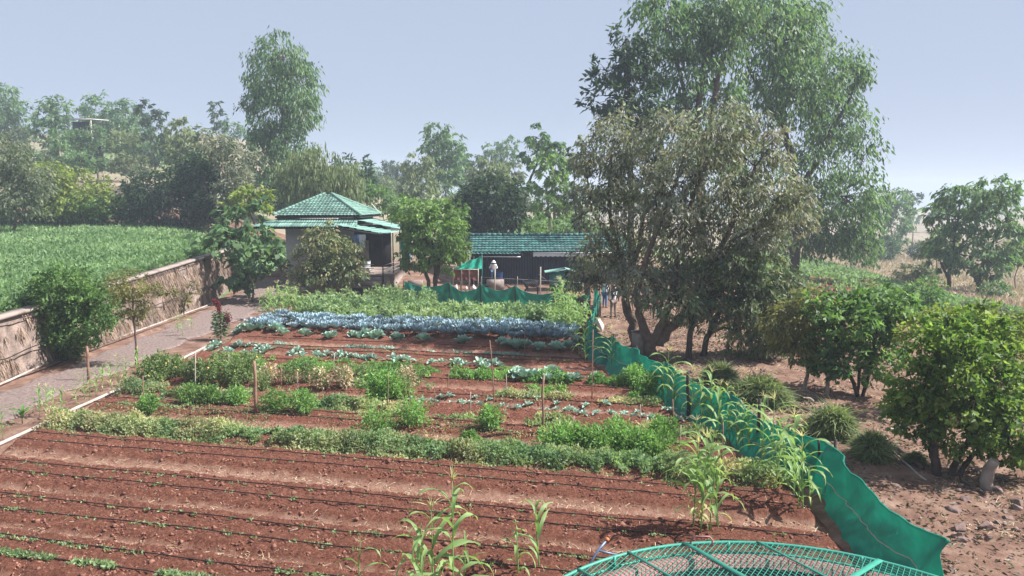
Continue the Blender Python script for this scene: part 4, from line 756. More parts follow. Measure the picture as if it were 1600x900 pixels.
# foreground individuals (placed from their top: photo position, height)
for px, py, h, nl, ta, lb in [(707, 757, 2.15, 12, 1, 'tallest foreground maize plant with pale tassel at bottom centre'), (676, 792, 1.75, 11, 1, 'leafy maize plant with spread tassel left of the tallest one'), (655, 812, 1.35, 8, 0, 'shorter broad leaved maize plant at the left of the foreground clump'), (722, 835, 1.2, 8, 0, 'low maize plant with drooping leaves right of the tallest one'),
                              (843, 777, 1.25, 10, 0, 'slim maize plant with bunched upright top right of the foreground clump'), (810, 822, .85, 7, 0, 'small maize plant left of the slim bunched one'), (556, 842, .95, 4, 1, 'thin maize stem with few leaves at the bottom left of centre')]:
    p = P2(px, py, h + .15); o = maize(h, nl, int(px), ta, lb); o.location = (p[0], p[1], float(gz(p[0], p[1]))); o.rotation_euler = (0, 0, px)
for i, (px, py, h) in enumerate([(1082, 842, 1.75), (1094, 848, 1.9), (1108, 846, 1.6), (1120, 840, 1.2)]):
    o = maize(h, 13, 50 + i, i < 2, ['yellowing maize stalk at the left of the clump behind the well cage', 'tallest tasselled maize stalk of the clump behind the well cage', 'bushy maize stalk at the right of the clump behind the well cage', 'short yellow maize stalk at the right foot of the clump behind the cage'][i], None, 3); o.location = tuple(gpt(px, py)); o.rotation_euler = (0, 0, i * 1.3)
GN = 'maize plants growing along the green net'; GL = 'maize stalk growing in the line along the green net'
mp = [maize(1.65, 11, 71, 1, GL, GN), maize(1.45, 10, 72, 1, GL, GN), maize(1.25, 9, 73, 0, GL, GN, 2)]
spots = [(955, 580), (915, 573), (905, 560), (1042, 632), (1050, 640), (1035, 625), (1080, 657), (1093, 653), (1098, 662), (1112, 668), (1147, 677), (1140, 690), (1193, 693), (1160, 704), (1172, 712), (1205, 736), (1130, 672), (1210, 772), (1246, 808), (1254, 810), (1266, 800), (1240, 790), (1228, 760), (1190, 735), (1120, 690), (1092, 760), (1108, 765), (1215, 750), (1150, 700), (1235, 775)]
for i, q in enumerate(spots):
    p = gpt(*q)
    if i < 3: o = mp[i]; o.location = tuple(p)
    else: dup(mp[i % 3], p, rng.uniform(0, 6.2), rng.uniform(.75, 1.12))
G2 = 'maize plants at the far right corner of the bean bed'; L2_ = 'pale maize stalk in the thicket at the right end of the bean bed'
for i in range(26):
    Y = rng.uniform(33.5, 40.5); X = float(net_x(Y)) * 0 + rng.uniform(2.0, 3.6) - (37 - Y) * .02; dup(mp[i % 3], (X, Y, float(gz(X, Y))), rng.uniform(0, 6), rng.uniform(.85, 1.3), L2_, G2)
G3 = 'maize plants at the far left corner of the plot'
for i in range(20):
    p = gpt(rng.uniform(405, 470), rng.uniform(478, 505)); dup(mp[i % 3], p, rng.uniform(0, 6), rng.uniform(.8, 1.2), 'bright maize stalk in the clump at the left end of the bean bed', G3)
lone = dup(mp[0], gpt(530, 458), 1, 1.0, 'lone maize plant before the porch bush above the beans'); del lone['group']
G4 = 'maize plants beside the white pipe at the left'
for i, q in enumerate([(72, 648), (82, 640), (62, 650), (97, 655), (140, 628), (132, 622), (150, 618), (175, 607), (185, 603), (198, 600), (160, 610), (5, 688), (215, 590), (120, 636), (278, 520), (285, 525), (300, 515)]):
    dup(mp[(i + 1) % 3], gpt(*q), rng.uniform(0, 6), rng.uniform(.55, .8), 'young maize plant beside the white pipe at the left', G4)
p = gpt(35, 660)
def banana(loc, label):
    r = root('broadleaf_plant', loc, label, 'plant'); mb = MB(); tube([[0, 0, -.05], [0, 0, .3], [.02, 0, .5]], [.03, .025, .015], 6, mb); mb.build('stem', M['corn'], r)
    for k in range(7):
        m = corn_leaf(.7, .16, 1.2 + .2 * (k % 3), k); o = m.build('leaf', M['leafy'], r, True); o.location = (0, 0, .2 + k * .04); o.rotation_euler = (0, 0, k * 2.4)
banana(p, 'dark broad leaved young plant at the left edge by the pipe')
for o_ in COL.objects:
    if o_.name == 'broadleaf_plant': o_.scale = (.6, .6, .55)
# ------------------------------------------------------------------ cabbages and kale
def rosette(n, L, W, up, cup, seed, m, name):
    r = np.random.default_rng(seed); mb = MB()
    for k in range(n):
        f = k / n; a = k * 2.4 + r.normal() * .2; el = up + (1.25 - up) * f ** 1.1; l = L * (1 - .55 * f) * r.uniform(.85, 1.15); w = W * (1 - .5 * f) * r.uniform(.85, 1.15)
        s = np.linspace(0, 1, 5); q = np.linspace(-1, 1, 4); S, Q = np.meshgrid(s, q, indexing='ij')
        wd_ = w * np.sin(np.clip(.12 + S * .8, 0, 1) * PI) ** .7; e2 = el - cup * S * (1 - f) + f * .5 * S
        x = S * l * np.cos(e2) + .02; z = S * l * np.sin(e2) + (Q ** 2) * wd_ * .35 + r.normal(size=S.shape) * w * (.16 if m == 'kale' else .06); y = Q * wd_ * .5
        X = x * math.cos(a) - y * math.sin(a); Y = x * math.sin(a) + y * math.cos(a); z = z + .04 + f * L * .25
        grid(X, Y, z, mb, tint=np.clip(.3 + .4 * f + .3 * S * r.random() + .2 * (r.random() - .5), 0, 1))
    return mb.mesh(name, M[m], False)
KL = [rosette(26, .42, .15, .62, .2, s, 'kale', 'kale_leaves') for s in range(4)]
CB = [rosette(15, .36, .34, .15, .0, 20 + s, 'cabbage', 'cabbage_leaves') for s in range(3)]
SB = [rosette(8, .26, .15, .5, .5, 40 + s, 'cabbage', 'seedling_leaves') for s in range(3)]
def put(lib, name, loc, sc, label, cat, group, i):
    o = bpy.data.objects.new(name, lib[i % len(lib)]); COL.objects.link(o); o.location = tuple(float(v) for v in loc); o.rotation_euler = (0, 0, rng.uniform(0, 6)); o.scale = (sc,) * 3; return tag(o, label, cat, group)
i = 0
for v0 in (32.5, 33.0, 33.6, 34.2, 34.8):
    for X in np.arange(-12.4, 2.9, .40):
        x = X + rng.normal() * .07; y = v0 + rng.normal() * .1 - .2355 * x; i += 1
        if rng.random() < (.16 if v0 < 33.5 else .05): continue
        put(KL, 'kale_plant', (x, y, float(gz(x, y)) + .12 + .08 * (v0 > 33.5)), rng.uniform(.75, 1.25), 'blue green kale plant packed into the dense blue row', 'kale', 'blue green kale plants of the dense row', i)
for i, q in enumerate([(372, 521), (381, 519), (390, 521), (399, 518), (407, 519), (431, 521), (441, 527), (476, 529), (514, 533), (521, 531), (552, 529), (562, 530), (572, 529), (582, 531), (590, 530), (620, 533), (661, 539), (724, 541), (785, 543), (796, 546), (808, 550), (821, 549), (843, 552), (869, 553), (888, 549)]):
    put(CB, 'cabbage', gpt(q[0], q[1] + 3) + [0, 0, .02], rng.uniform(.95, 1.3), 'heading cabbage in the loose row before the blue kale', 'cabbage', 'cabbages in the row before the kale', i)
for i, q in enumerate([(806, 595), (816, 600), (822, 592), (832, 598), (850, 596), (858, 603), (868, 598), (876, 594), (893, 603), (902, 601), (810, 588), (862, 590), (932, 600), (990, 604)]):
    put(CB, 'cabbage', gpt(q[0], q[1] + 4) + [0, 0, .05], rng.uniform(.8, 1.05), 'small blue green cabbage among the green carrot tops', 'cabbage', 'cabbages among the carrot tops at right', i)
i = 0
for x in np.arange(330, 782, 7.5):
    if x > 420 and rng.random() < .35: continue
    y = 549 + (x - 332) * 33 / 450 + rng.normal() * 3; i += 1
    put(SB, 'cabbage_seedling', gpt(x, y), rng.uniform(.9, 1.4), 'young pale cabbage seedling in the long loose row', 'cabbage', 'young cabbage seedlings in mid plot', i)
for x in np.r_[np.arange(645, 1090, 15.), np.arange(660, 1090, 21.)]:
    y = 632 + (x - 650) * 28 / 430 + rng.normal() * 6; i += 1
    put(SB, 'cabbage_seedling', gpt(x, y), rng.uniform(.5, .75), 'tiny grey green seedling on the bare bed at right', 'cabbage', 'tiny seedlings on the bare bed right of centre', i)
# ------------------------------------------------------------------ single leafy plants in the rows
def bushlet(label, b, w, h, m, L, n, cat='vegetable plant', group=None, name='vegetable_plant', fruits=0, bark='tomato'):
    p = gpt(*b); r = root(name, p, label, cat, group); mb = MB(); k = n; P = None
    d = rng.normal(size=(k, 3)); d = nrm(d) * (rng.random(k) ** .4)[:, None]; P = d * [w / 2, w / 2 * .8, h / 2] + [0, 0, h / 2]; a0 = rng.uniform(0, 6); lm = 1 + .45 * np.sin(d[:, 0] * 7 + a0) * np.cos(d[:, 1] * 6 + d[:, 2] * 5 + a0); P[:, :2] *= lm[:, None]; P[:, 2] *= 1 + .35 * np.sin(np.arctan2(d[:, 1], d[:, 0]) * 3 + a0) * np.hypot(d[:, 0], d[:, 1])
    D = nrm(d) + rng.normal(size=(k, 3)) * .6; leaves(P, D, L * rng.uniform(.6, 1.4, k), L * .42, rng.random(k), mb); mb.build('foliage', M[m], r)
    sb = MB()
    for q in range(6): a = rng.uniform(0, 6); tube([[0, 0, -.05], [math.cos(a) * w * .15, math.sin(a) * w * .15, h * .4], [math.cos(a) * w * .3, math.sin(a) * w * .3, h * .85]], [.012, .01, .005], 4, sb)
    sb.build('stem', M['corn'], r)
    for q in range(fruits):
        f = MB(); rocks(np.zeros((1, 3)), np.array([.05]), f, 1); o = f.build('fruit', M['fruit'], r); a = rng.uniform(0, 6); o.location = (math.cos(a) * w * .42, math.sin(a) * w * .42, h * rng.uniform(.2, .9))
    return r
TL = ['first', 'second', 'third', 'fourth', 'fifth', 'sixth', 'seventh', 'eighth']
for i, x in enumerate(range(232, 400, 22)):
    bushlet('%s tall tomato bush from the left in the yellow fruited row' % TL[i], (x + rng.normal() * 4, 603 + rng.normal() * 3), rng.uniform(.7, 1.0), rng.uniform(.7, 1.0), 'tomato', .11, 1300, 'tomato plant', 'tomato bushes at the left of the plot', 'tomato_plant', 5)
bushlet('large dark leafy bush in the middle of the plot', (600, 630), 1.3, .95, 'carrot', .12, 2600)
bushlet('leafy bush touching the large dark one on its right', (625, 628), .9, .8, 'tomato', .1, 1200)
for lb, b, w, h in [('small feathery plant nearest the path before the tomatoes', (232, 650), .6, .5), ('feathery green plant below the tomato bushes', (298, 640), .8, .6), ('round feathery plant left of the thick reddish post', (328, 640), .7, .55), ('second round feathery plant left of the thick reddish post', (370, 640), .7, .55), ('bright green feathery plant just right of the thick reddish post', (430, 652), .9, .6), ('bright green feathery plant second right of the thick post', (474, 655), .8, .65), ('bright feathery plant in the gap at centre', (588, 683), .95, .75), ('bright feathery plant right of the central gap', (645, 676), .9, .75), ('upright bright plant at a thin stake right of centre', (765, 682), .6, .65), ('small bright plant in front of the upright one', (735, 698), .4, .35)]:
    bushlet(lb, b, w, h, 'carrot', .09, 1100)
for i, q in enumerate([(872, 706, 1.1), (895, 703, 1.2), (918, 708, 1.1), (940, 710, 1.2), (962, 703, 1.0), (992, 712, 1.0), (1020, 716, 1.1), (1035, 700, .8)]):
    bushlet('lush green pea bush of the thick patch right of the brown post', (q[0], q[1]), q[2], .62, 'carrot', .10, 1300, 'vegetable plant', 'lush green bushes right of the brown post')
for i, x in enumerate([410, 425, 455, 478, 500, 530, 556, 640, 652, 505, 540, 570]):
    bushlet('withered tomato plant with dry stems in the staked row', (x + rng.normal() * 3, 612 + rng.normal() * 5), .6, .7, 'straw' if i % 3 == 1 else 'tomato', .09, 520, 'tomato plant', 'withered tomato plants in the staked row', 'tomato_plant', 1)
for i, q in enumerate([(1010, 620), (1025, 615), (990, 612), (1000, 602)]):
    bushlet('green leafy plant near the net beside the maize', q, .8, .7, 'carrot', .11, 900, 'vegetable plant', 'leafy plants near the net beside the maize')
# red amaranth
p = gpt(345, 530); r = root('amaranth_plant', p, 'tall red amaranth with drooping crimson plume beside the path', 'amaranth'); sb = MB()
tube([[0, 0, -.05], [.02, 0, .7], [0, 0, 1.5], [-.18, 0, 1.75]], [.03, .025, .015, .01], 6, sb); sb.build('stem', M['amaranth'], r)
mb = MB(); k = 700; s = rng.random(k); P = np.stack([-.02 - .22 * s ** 2, 0 * s, 1.15 + .62 * np.sin(s * 1.7)], -1) + rng.normal(size=(k, 3)) * .05; leaves(P, rng.normal(size=(k, 3)), .06, .04, rng.random(k), mb)
k = 400; P = np.array([.35, 0, .95]) + rng.normal(size=(k, 3)) * [.08, .08, .16]; leaves(P, rng.normal(size=(k, 3)), .06, .04, rng.random(k), mb); mb.build('plume', M['amaranth'], r)
mb = MB(); k = 500; a = rng.uniform(0, 6.3, k); P = np.stack([np.cos(a) * .12, np.sin(a) * .12, rng.uniform(.2, 1.2, k)], -1); leaves(P + rng.normal(size=(k, 3)) * .1, np.stack([np.cos(a), np.sin(a), -.2 + 0 * a], -1), .18, .06, rng.random(k), mb); mb.build('foliage', M['papaya'], r)
# lemongrass clumps
for lb, b, w, h in [('dark green grass tussock nearest the mango fork', (1125, 598), 1.2, .85), ('widest grass tussock sprawling toward the log pile', (1188, 626), 1.9, .95), ('round grass tussock left of the small one by the citrus', (1300, 680), 1.25, .95), ('small grass tussock closest to the citrus tree', (1362, 716), .85, .8), ('small tuft of weeds at the foot of the citrus', (1430, 722), .5, .3)]:
    p = hit(*b); mb = MB(); n = int(3600 * w); n = int(n * .95); a = rng.uniform(0, 2 * PI, n); q = rng.random(n) ** .5; rr = q * w * .36 * (1 + .25 * np.sin(a * 3 + w * 9)); zz = rng.random(n) ** .8 * h * .72 * np.sqrt(1 - q * q * .85)
    D = np.stack([np.cos(a) * q, np.sin(a) * q, 1.0 - .5 * q], -1) + rng.normal(size=(n, 3)) * .6
    blades(np.stack([np.cos(a) * rr, np.sin(a) * rr, zz], -1), D, h * rng.uniform(.15, .5, n) * (1 + (rng.random(n) < .06) * 1.1), .034, .35, rng.random(n), mb, 4); o = mb.build('grass_tussock', M['lemongrass']); o.location = tuple(p); tag(o, lb, 'grass clump')
# ------------------------------------------------------------------ green net
def net(name, label, T, posts, hgt, sag, seed, lean=0.0, pm='pole_dark'):
    T = np.array(T, float); zb = np.array([float(H(*p)) for p in T]); r = root(name, (T[0, 0], T[0, 1], zb[0]), label, 'net fence'); o = np.array([T[0, 0], T[0, 1], zb[0]])
    d = np.r_[0, np.cumsum(np.hypot(*np.diff(T, axis=0).T))]; n = int(d[-1] / .06); s = np.linspace(0, d[-1], n); X = np.interp(s, d, T[:, 0]); Y = np.interp(s, d, T[:, 1]); Z = H(X, Y)
    tx = np.gradient(X); ty = np.gradient(Y); l = np.hypot(tx, ty); nx, ny = ty / l, -tx / l
    ps = np.array(posts) * d[-1]; j = np.clip(np.searchsorted(ps, s) - 1, 0, len(ps) - 2); u = np.clip((s - ps[j]) / (ps[j + 1] - ps[j]), 0, 1)
    rs = np.random.default_rng(seed); sg = sag * rs.uniform(.6, 1.3, len(ps))[j]; top = hgt - sg * (4 * u * (1 - u)) ** .8
    v = np.linspace(0, 1, 20)[None]; bul = (np.sin(v * PI) * .16 - (1 - v) * lean) * (4 * u * (1 - u))[:, None] - (1 - v) * lean * .6
    fold = (fbm(s[:, None] * 1.6 + v * .8, v * 2.2 + seed, 3)) * .28 * (.3 + np.sin(v * PI)) + .16 * fbm(s[:, None] * 2.6 + v * 3.2 + 40, v * 1.4 + seed, 4) + .07 * np.abs(fbm(s[:, None] * 4 - v * 5, v * 3 + seed, 3))
    ten = .10 * np.exp(-np.minimum(u, 1 - u) * 5)[:, None] * np.sin((np.minimum(u, 1 - u)[:, None] * 22 + v * 6))
    off = bul + fold * .8 + ten; XX = X[:, None] + nx[:, None] * off; YY = Y[:, None] + ny[:, None] * off; ZZ = Z[:, None] - .03 + v * (top[:, None] + .03) + .09 * fbm(s * 2.3, s * 0 + seed, 3)[:, None] * v
    mb = MB(); grid(XX - o[0], YY - o[1], ZZ - o[2], mb); grid(XX - o[0] + nx[:, None] * .006, YY - o[1] + ny[:, None] * .006, ZZ - o[2], mb)
    mb.build('net_cloth', M['net'], r, True)
    mb = MB(); tube(np.stack([XX[:, -1] - o[0], YY[:, -1] - o[1], ZZ[:, -1] - o[2] + .004], -1), .022, 5, mb); mb.build('top_hem', M['net'], r, True)
    mb = MB(); q = 8; tube(np.stack([XX[:, q] - o[0] - nx * .012, YY[:, q] - o[1] - ny * .012, ZZ[:, q] - o[2]], -1), .012, 4, mb); mb.build('seam', M['pole_pale'], r, True)
    for p_ in ps[1 if d[-1] > 20 else 0:]:
        i = int(np.clip(p_ / d[-1] * (n - 1), 0, n - 1)); b = np.array([X[i] + nx[i] * .07, Y[i] + ny[i] * .07, Z[i]]) - o
        tube([b + [0, 0, -.3], b + [.01, 0, hgt * .5], b + [rs.normal() * .03, 0, hgt + rs.uniform(.02, .12)]], .03, 6).build('post', M[pm], r)
net('shade_net_fence', 'long sagging green net fence running down the right side of the plot', NET, [0, .15, .29, .42, .50, .58, .66, .74, .80, .86, .91, .96, 1], 1.15, .22, 5, .28)
net('shade_net_fence', 'green net fence drooping across the far end of the bean bed', NETB, [0, .25, .43, .62, .86, 1], 1.5, .42, 8, .1)
b = hit(936, 494); net('shade_net_fence', 'short green net piece hung at the gap by the sack', [b[:2] + [-.05, .3], b[:2] + [.05, 2.3], b[:2] + [.3, 4.4]], [0, .5, 1], 1.5, .15, 9, .1)
stake((1463, 905), 836, .05, 'pole', 'short square wooden post at the near end of the net', lean=(0, 0))
# ------------------------------------------------------------------ well with green cage cover
def well():
    cx, cy = WELL; g = h1(cx, cy); r = root('well', (cx, cy, g), 'open round well with pink rim under a green wire mesh cover', 'well'); an = np.linspace(0, 2 * PI, 97)
    def ring(prof, name, m, sm=True):
        rr = np.array([q[0] for q in prof]); zz = np.array([q[1] for q in prof]); X = np.cos(an)[:, None] * rr + fbm(np.cos(an) * 3, np.sin(an) * 3, 2)[:, None] * .03; Y = np.sin(an)[:, None] * rr; Z = 0 * X + zz
        Z += (fbm(np.cos(an) * 9, np.sin(an) * 9, 3) * .03)[:, None] * (zz > .3); return grid(X, Y, Z).build(name, M[m], r, sm)
    ring([(WELL_R - .05, -.3), (WELL_R - .10, .70), (WELL_R - .15, .79), (WELL_R - .32, .80), (WELL_R - .36, .76), (WELL_R - .42, .70)], 'pink_rim', 'pink')
    ring([(WELL_R - .42, .70), (WELL_R - .45, -.5), (WELL_R - .5, -4.2)], 'lining', 'well_stone')
    w = MB(); rr = np.linspace(.02, WELL_R - .46, 12); grid(np.cos(an)[:, None] * rr, np.sin(an)[:, None] * rr, 0 * an[:, None] * rr - 3.1, w); w.build('water_surface', M['water'], r)
    m = MB(); R = WELL_R; zt = .9
    def hoop(rad, z, t, name, mt='frame_green'): return tube(np.stack([np.cos(an) * rad, np.sin(an) * rad, 0 * an + z], -1), t, 6, cap=False).build(name, M[mt], r, True)
    hoop(R, zt, .028, 'outer_hoop'); hoop(R + .01, zt - .17, .02, 'lower_hoop'); 
    for k in range(11):
        x = -R + .5 + k * (2 * R - 1) / 10; 
    # flat bars: chords that fan over the mesh
    def bar(p, q, wd_): 
        p = np.array(p); q = np.array(q); L = np.hypot(*(q - p)); c = (p + q) / 2; return box((c[0], c[1], zt + .03), (L, wd_, .012), math.atan2(q[1] - p[1], q[0] - p[0])).build('flat_bar', M['frame_green'], r)
    def chord(a1, a2, wd_): bar((R * math.cos(a1), R * math.sin(a1)), (R * math.cos(a2), R * math.sin(a2)), wd_)
    for a1, a2, wd_ in ((2.28, -1.0, .04), (2.02, -.9, .05), (1.76, -.75, .09), (1.45, -.45, .04), (.98, 3.5, .09), (.7, 3.9, .04), (.3, 4.1, .05), (2.9, -2.2, .05)): chord(a1, a2, wd_)
    mb = MB()
    for sgn in (1, -1):
        dx, dy = math.cos(sgn * .98), math.sin(sgn * .98); px, py = -dy, dx
        for c in np.arange(-R + .05, R, .075):
            hl = math.sqrt(R * R - c * c) 
            if hl < .1: continue
            z = zt + .008 * sgn; a = np.array([px * c - dx * hl, py * c - dy * hl, z]); b_ = np.array([px * c + dx * hl, py * c + dy * hl, z])
            if max(a[1], b_[1]) < .8: continue
            w = np.array([px, py, 0]) * .006; V = [a - w, a + w, a + [0, 0, .009], b_ - w, b_ + w, b_ + [0, 0, .009]]; mb.add(V, [[0, 1, 4, 3], [1, 2, 5, 4], [2, 0, 3, 5]])
    mb.build('wire_mesh', M['frame_green'], r, kind='stuff')
    mb = MB()
    for k in range(0, 96):
        a = an[k]; tube([[R * math.cos(a), R * math.sin(a), zt], [(R + .01) * math.cos(a + .03), (R + .01) * math.sin(a + .03), zt - .17]], .005, 3, mb, cap=False)
    mb.build('side_wires', M['frame_green'], r, kind='stuff')
    hp = np.array([[-.17, 0, 0], [-.17, 0, .1], [-.12, 0, .15], [.12, 0, .15], [.17, 0, .1], [.17, 0, 0]]) + [-.45, R - .12, zt]; tube(hp, .016, 6).build('lifting_handle', M['pink'], r, True)
    sb = MB(); n = 260; a = rng.uniform(0, 2 * PI, n); q = WELL_R - .5 - rng.random(n) ** 2 * .5; rocks(np.stack([np.cos(a) * q, np.sin(a) * q, .0 * a - 2.9], -1), rng.uniform(.08, .25, n), sb); sb.build('ledge_stones', M['rock'], r, kind='stuff')
    for k in range(12):
        a = k * 2 * PI / 12; box((math.cos(a) * (WELL_R - .03), math.sin(a) * (WELL_R - .03), .8), (.04, .04, .24), a).build('strut', M['frame_green'], r)
well()
# blue handled tool leaning on the cage
p = P2(906, 893, .3); q = P2(948, 842, 1.05); q[1] = p[1] + .3; q = atY(949, 843, p[1] + .35); r = root('garden_tool', (p[0], p[1], 0), 'blue metal tool with orange grips leaning beside the well cage', 'hand tool')
o = np.array([p[0], p[1], 0]); m_ = p * .35 + q * .65; e2 = atY(968, 868, p[1] + .3)
tube([p - o - [.05, .02, .25], m_ - o, q - o], .02, 8).build('handle', M['bluemetal'], r, True); tube([m_ - o, e2 - o], .018, 8).build('fork_arm', M['bluemetal'], r, True); tube([q - o - (q - m_) * .12, q - o + (q - m_) * .1], .03, 8).build('grip', M['orange'], r, True)
# ------------------------------------------------------------------ roofs with tile courses
def roof_face(par, el, er, tl, tr, n, m, pitch=.24, amp=.022, name='tile_course', lift=.035, S=4):
    """el/er eave ends, tl/tr top ends; n courses, each its own mesh with rolled tiles"""
    el, er, tl, tr = (np.array(v, float) for v in (el, er, tl, tr)); W = np.linalg.norm(er - el); ex = (er - el) / W; up = (tl + tr) / 2 - (el + er) / 2; up -= ex * (up @ ex); Hh = np.linalg.norm(up); uy = up / Hh; N = np.cross(ex, uy); N *= np.sign(N[2])
    a, b = (tl - el) @ ex, (tr - el) @ ex
    for k in range(n):
        v0, v1 = k / n, min(1, (k + 1.12) / n); l0, r0_ = a * v0, W + (b - W) * v0; l1, r1 = a * v1, W + (b - W) * v1
        xs = np.arange(l0, r0_ + 1e-6, pitch / S); xs = np.r_[xs, r0_] if len(xs) > 1 else np.array([l0, r0_])
        if r0_ - l0 < .05: continue
        rows = []
        for v, x, h in ((v0, xs, lift + .012), (v0 + .002, xs, lift + .04), (v1, np.clip(xs, l1, r1), lift * .35)):
            d = amp * np.cos(2 * PI * x / pitch) + h + rng.normal() * .003; rows.append(el + ex * x[:, None] + uy * (v * Hh) + N * d[:, None])
        R = np.stack(rows); mb = MB(); tn = np.repeat(np.clip(.5 + .35 * rng.normal(size=len(xs) // S + 1), 0, 1), S)[:len(xs)]
        grid(R[..., 0], R[..., 1], R[..., 2], mb, tint=np.tile(np.r_[tn, np.full(len(xs) - len(tn), .5)], (3, 1))); mb.build(name, M[m], par)
def slab(par, pts, t, m, name):
    P = np.array(pts, float); n = len(P); V = np.vstack([P, P - [0, 0, t]]); Q = [[i, (i + 1) % n, n + (i + 1) % n, n + i] for i in range(n)]
    T = [[0, i, i + 1] for i in range(1, n - 1)] + [[n, n + i + 1, n + i] for i in range(1, n - 1)]; return MB().add(V, Q, T).build(name, M[m], par)
def corr(par, a, b, c, d, m, name, pitch=.18, amp=.02):
    """corrugated sheet: ribs run from edge a-b (low) to d-c (high)"""
    a, b, c, d = (np.array(v, float) for v in (a, b, c, d)); n = int(np.linalg.norm(b - a) / pitch) * 4; u = np.linspace(0, 1, n)[:, None]; mb = MB()
    for s in (0, -.012):
        lo = a + (b - a) * u; hi = d + (c - d) * u; z = (amp * np.cos(u[:, 0] * n / 4 * 2 * PI) + s); R = np.stack([lo, lo * .5 + hi * .5, hi], 1); R[..., 2] += z[:, None]; grid(R[..., 0], R[..., 1], R[..., 2], mb)
    return mb.build(name, M[m], par)
# ------------------------------------------------------------------ house
def house():
    g = 1.15; r = root('house', (-13.3, 51.2, 0), 'small cream walled house with stepped green tiled hip roof', 'house'); o = np.array([-13.3, 51.2, 0])
    L = lambda *p: np.array(p) - o
    x0, x1, y0, y1 = -15.6, -10.9, 51.4, 58.6
    box(L((x0 + x1) / 2, y0 + .1, (g - .6 + 5.3) / 2), (x1 - x0, .2, 5.3 - g + .6)).build('front_wall', M['plaster'], r)
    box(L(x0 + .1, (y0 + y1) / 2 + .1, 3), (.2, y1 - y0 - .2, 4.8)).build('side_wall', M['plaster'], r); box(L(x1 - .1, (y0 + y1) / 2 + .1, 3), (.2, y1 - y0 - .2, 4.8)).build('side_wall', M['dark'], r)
    box(L((x0 + x1) / 2, y1 - .1, 3), (x1 - x0 - .44, .2, 4.8)).build('rear_wall', M['plaster'], r)
    # board panels on the porch-side front
    for k in range(10):
        box(L(-12.1 + k * .235, y0 - .06, g + 1.3), (.215, .04, 2.5 + rng.normal() * .02), tint=rng.random()).build('board', M['boards'], r)
    ax, ay, az = -13.45, 54.9, 6.86; ze = 5.38; X0, X1, Y0, Y1 = -16.25, -10.3, 50.9, 59.0; rt = L(ax - .25, ay, az); rt2 = L(ax + .25, ay, az)
    roof_face(r, L(X0, Y0, ze), L(X1, Y0, ze), rt, rt2, 13, 'tile_green')
    roof_face(r, L(X1, Y0, ze), L(X1, Y1, ze), rt2, rt2 + [0, .15, 0], 13, 'tile_green')
    roof_face(r, L(X1, Y1, ze), L(X0, Y1, ze), rt2, rt, 9, 'tile_green'); roof_face(r, L(X0, Y1, ze), L(X0, Y0, ze), rt, rt - [0, .15, 0], 9, 'tile_green')
    for c in ((X0, Y0), (X1, Y0), (X1, Y1), (X0, Y1)):
        e = L(c[0], c[1], ze + .08); t = rt if c[0] < ax else rt2; n = 15
        for k in range(n):
            p, q = e + (t + [0, 0, .08] - e) * k / n, e + (t + [0, 0, .08] - e) * (k + 1.1) / n; tube([p, q], [.11, .085], 7).build('ridge_tile', M['tile_green'], r)
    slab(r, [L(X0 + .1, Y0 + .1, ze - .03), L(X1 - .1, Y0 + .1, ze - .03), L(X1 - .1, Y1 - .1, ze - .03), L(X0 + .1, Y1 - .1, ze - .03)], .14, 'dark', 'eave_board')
    # lower skirt roof in corrugated tiles
    zl, zh = 4.62, 5.15; Xa, Xb, Ya = -17.5, -10.9, 49.7
    roof_face(r, L(Xa, Ya, zl), L(Xb + .6, Ya, zl), L(-16.0, 51.3, zh), L(-10.6, 51.3, zh), 2, 'tile_green', pitch=.17, amp=.025)
    roof_face(r, L(Xa, 58, zl), L(Xa, Ya, zl), L(-16.0, 58, zh), L(-16.0, 51.3, zh), 2, 'tile_green', pitch=.17, amp=.025)
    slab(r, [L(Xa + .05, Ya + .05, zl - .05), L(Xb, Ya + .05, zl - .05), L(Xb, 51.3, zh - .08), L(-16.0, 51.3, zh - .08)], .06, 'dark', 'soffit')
    # porch roof sheets
    roof_face(r, L(-8.0, 47.5, 4.22), L(-7.7, 51.2, 4.26), L(-12.0, 49.0, 4.75), L(-11.0, 51.3, 4.86), 7, 'sheet_green', pitch=.3, amp=.02, name='porch_sheet')
    roof_face(r, L(-7.7, 50.9, 4.42), L(-7.6, 55.2, 4.42), L(-10.6, 50.9, 5.05), L(-10.4, 55.4, 5.05), 5, 'sheet_green', pitch=.3, amp=.02, name='porch_sheet')
    tube([L(-8.05, 47.5, 4.17), L(-12.0, 48.95, 4.68)], .05, 5).build('fascia_beam', M['pole_dark'], r)
    slab(r, [L(-11.0, 48.6, g + .35), L(-7.9, 48.4, g + .35), L(-7.8, 55.6, g + .35), L(-10.9, 55.6, g + .35)], .8, 'concrete', 'porch_floor')
    for p in ((-11.3, 48.9, 4.62), (-9.9, 48.5, 4.45), (-8.4, 48.3, 4.27), (-8.1, 50.7, 4.27), (-8.0, 53.2, 4.42), (-8.0, 55.3, 4.42)):
        tube([L(p[0], p[1], g - .2), L(*p)], .045, 6).build('porch_post', M['pole_dark'], r)
    for (a, b, hs) in (((-8.35, 48.3), (-8.1, 50.7), (.5, .75, 1.0)), ((-9.9, 48.5), (-9.0, 48.38), (.5, .8, 1.05)), ((-8.05, 50.8), (-8.0, 53.1), (.5, .72, .94, 1.16))):
        for h in hs: tube([L(a[0], a[1], g + .35 + h - .3), L(b[0], b[1], g + .35 + h - .3)], .025, 6).build('railing_bar', M['metal'], r)
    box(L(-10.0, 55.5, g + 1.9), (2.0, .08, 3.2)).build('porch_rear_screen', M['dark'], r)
    for k, (y, h) in enumerate(((48.0, .0), (47.6, -.2))): box(L(-9.2 + k * .1, y, g + .15 + h), (1.4, .4, .3)).build('step', M['concrete'], r)
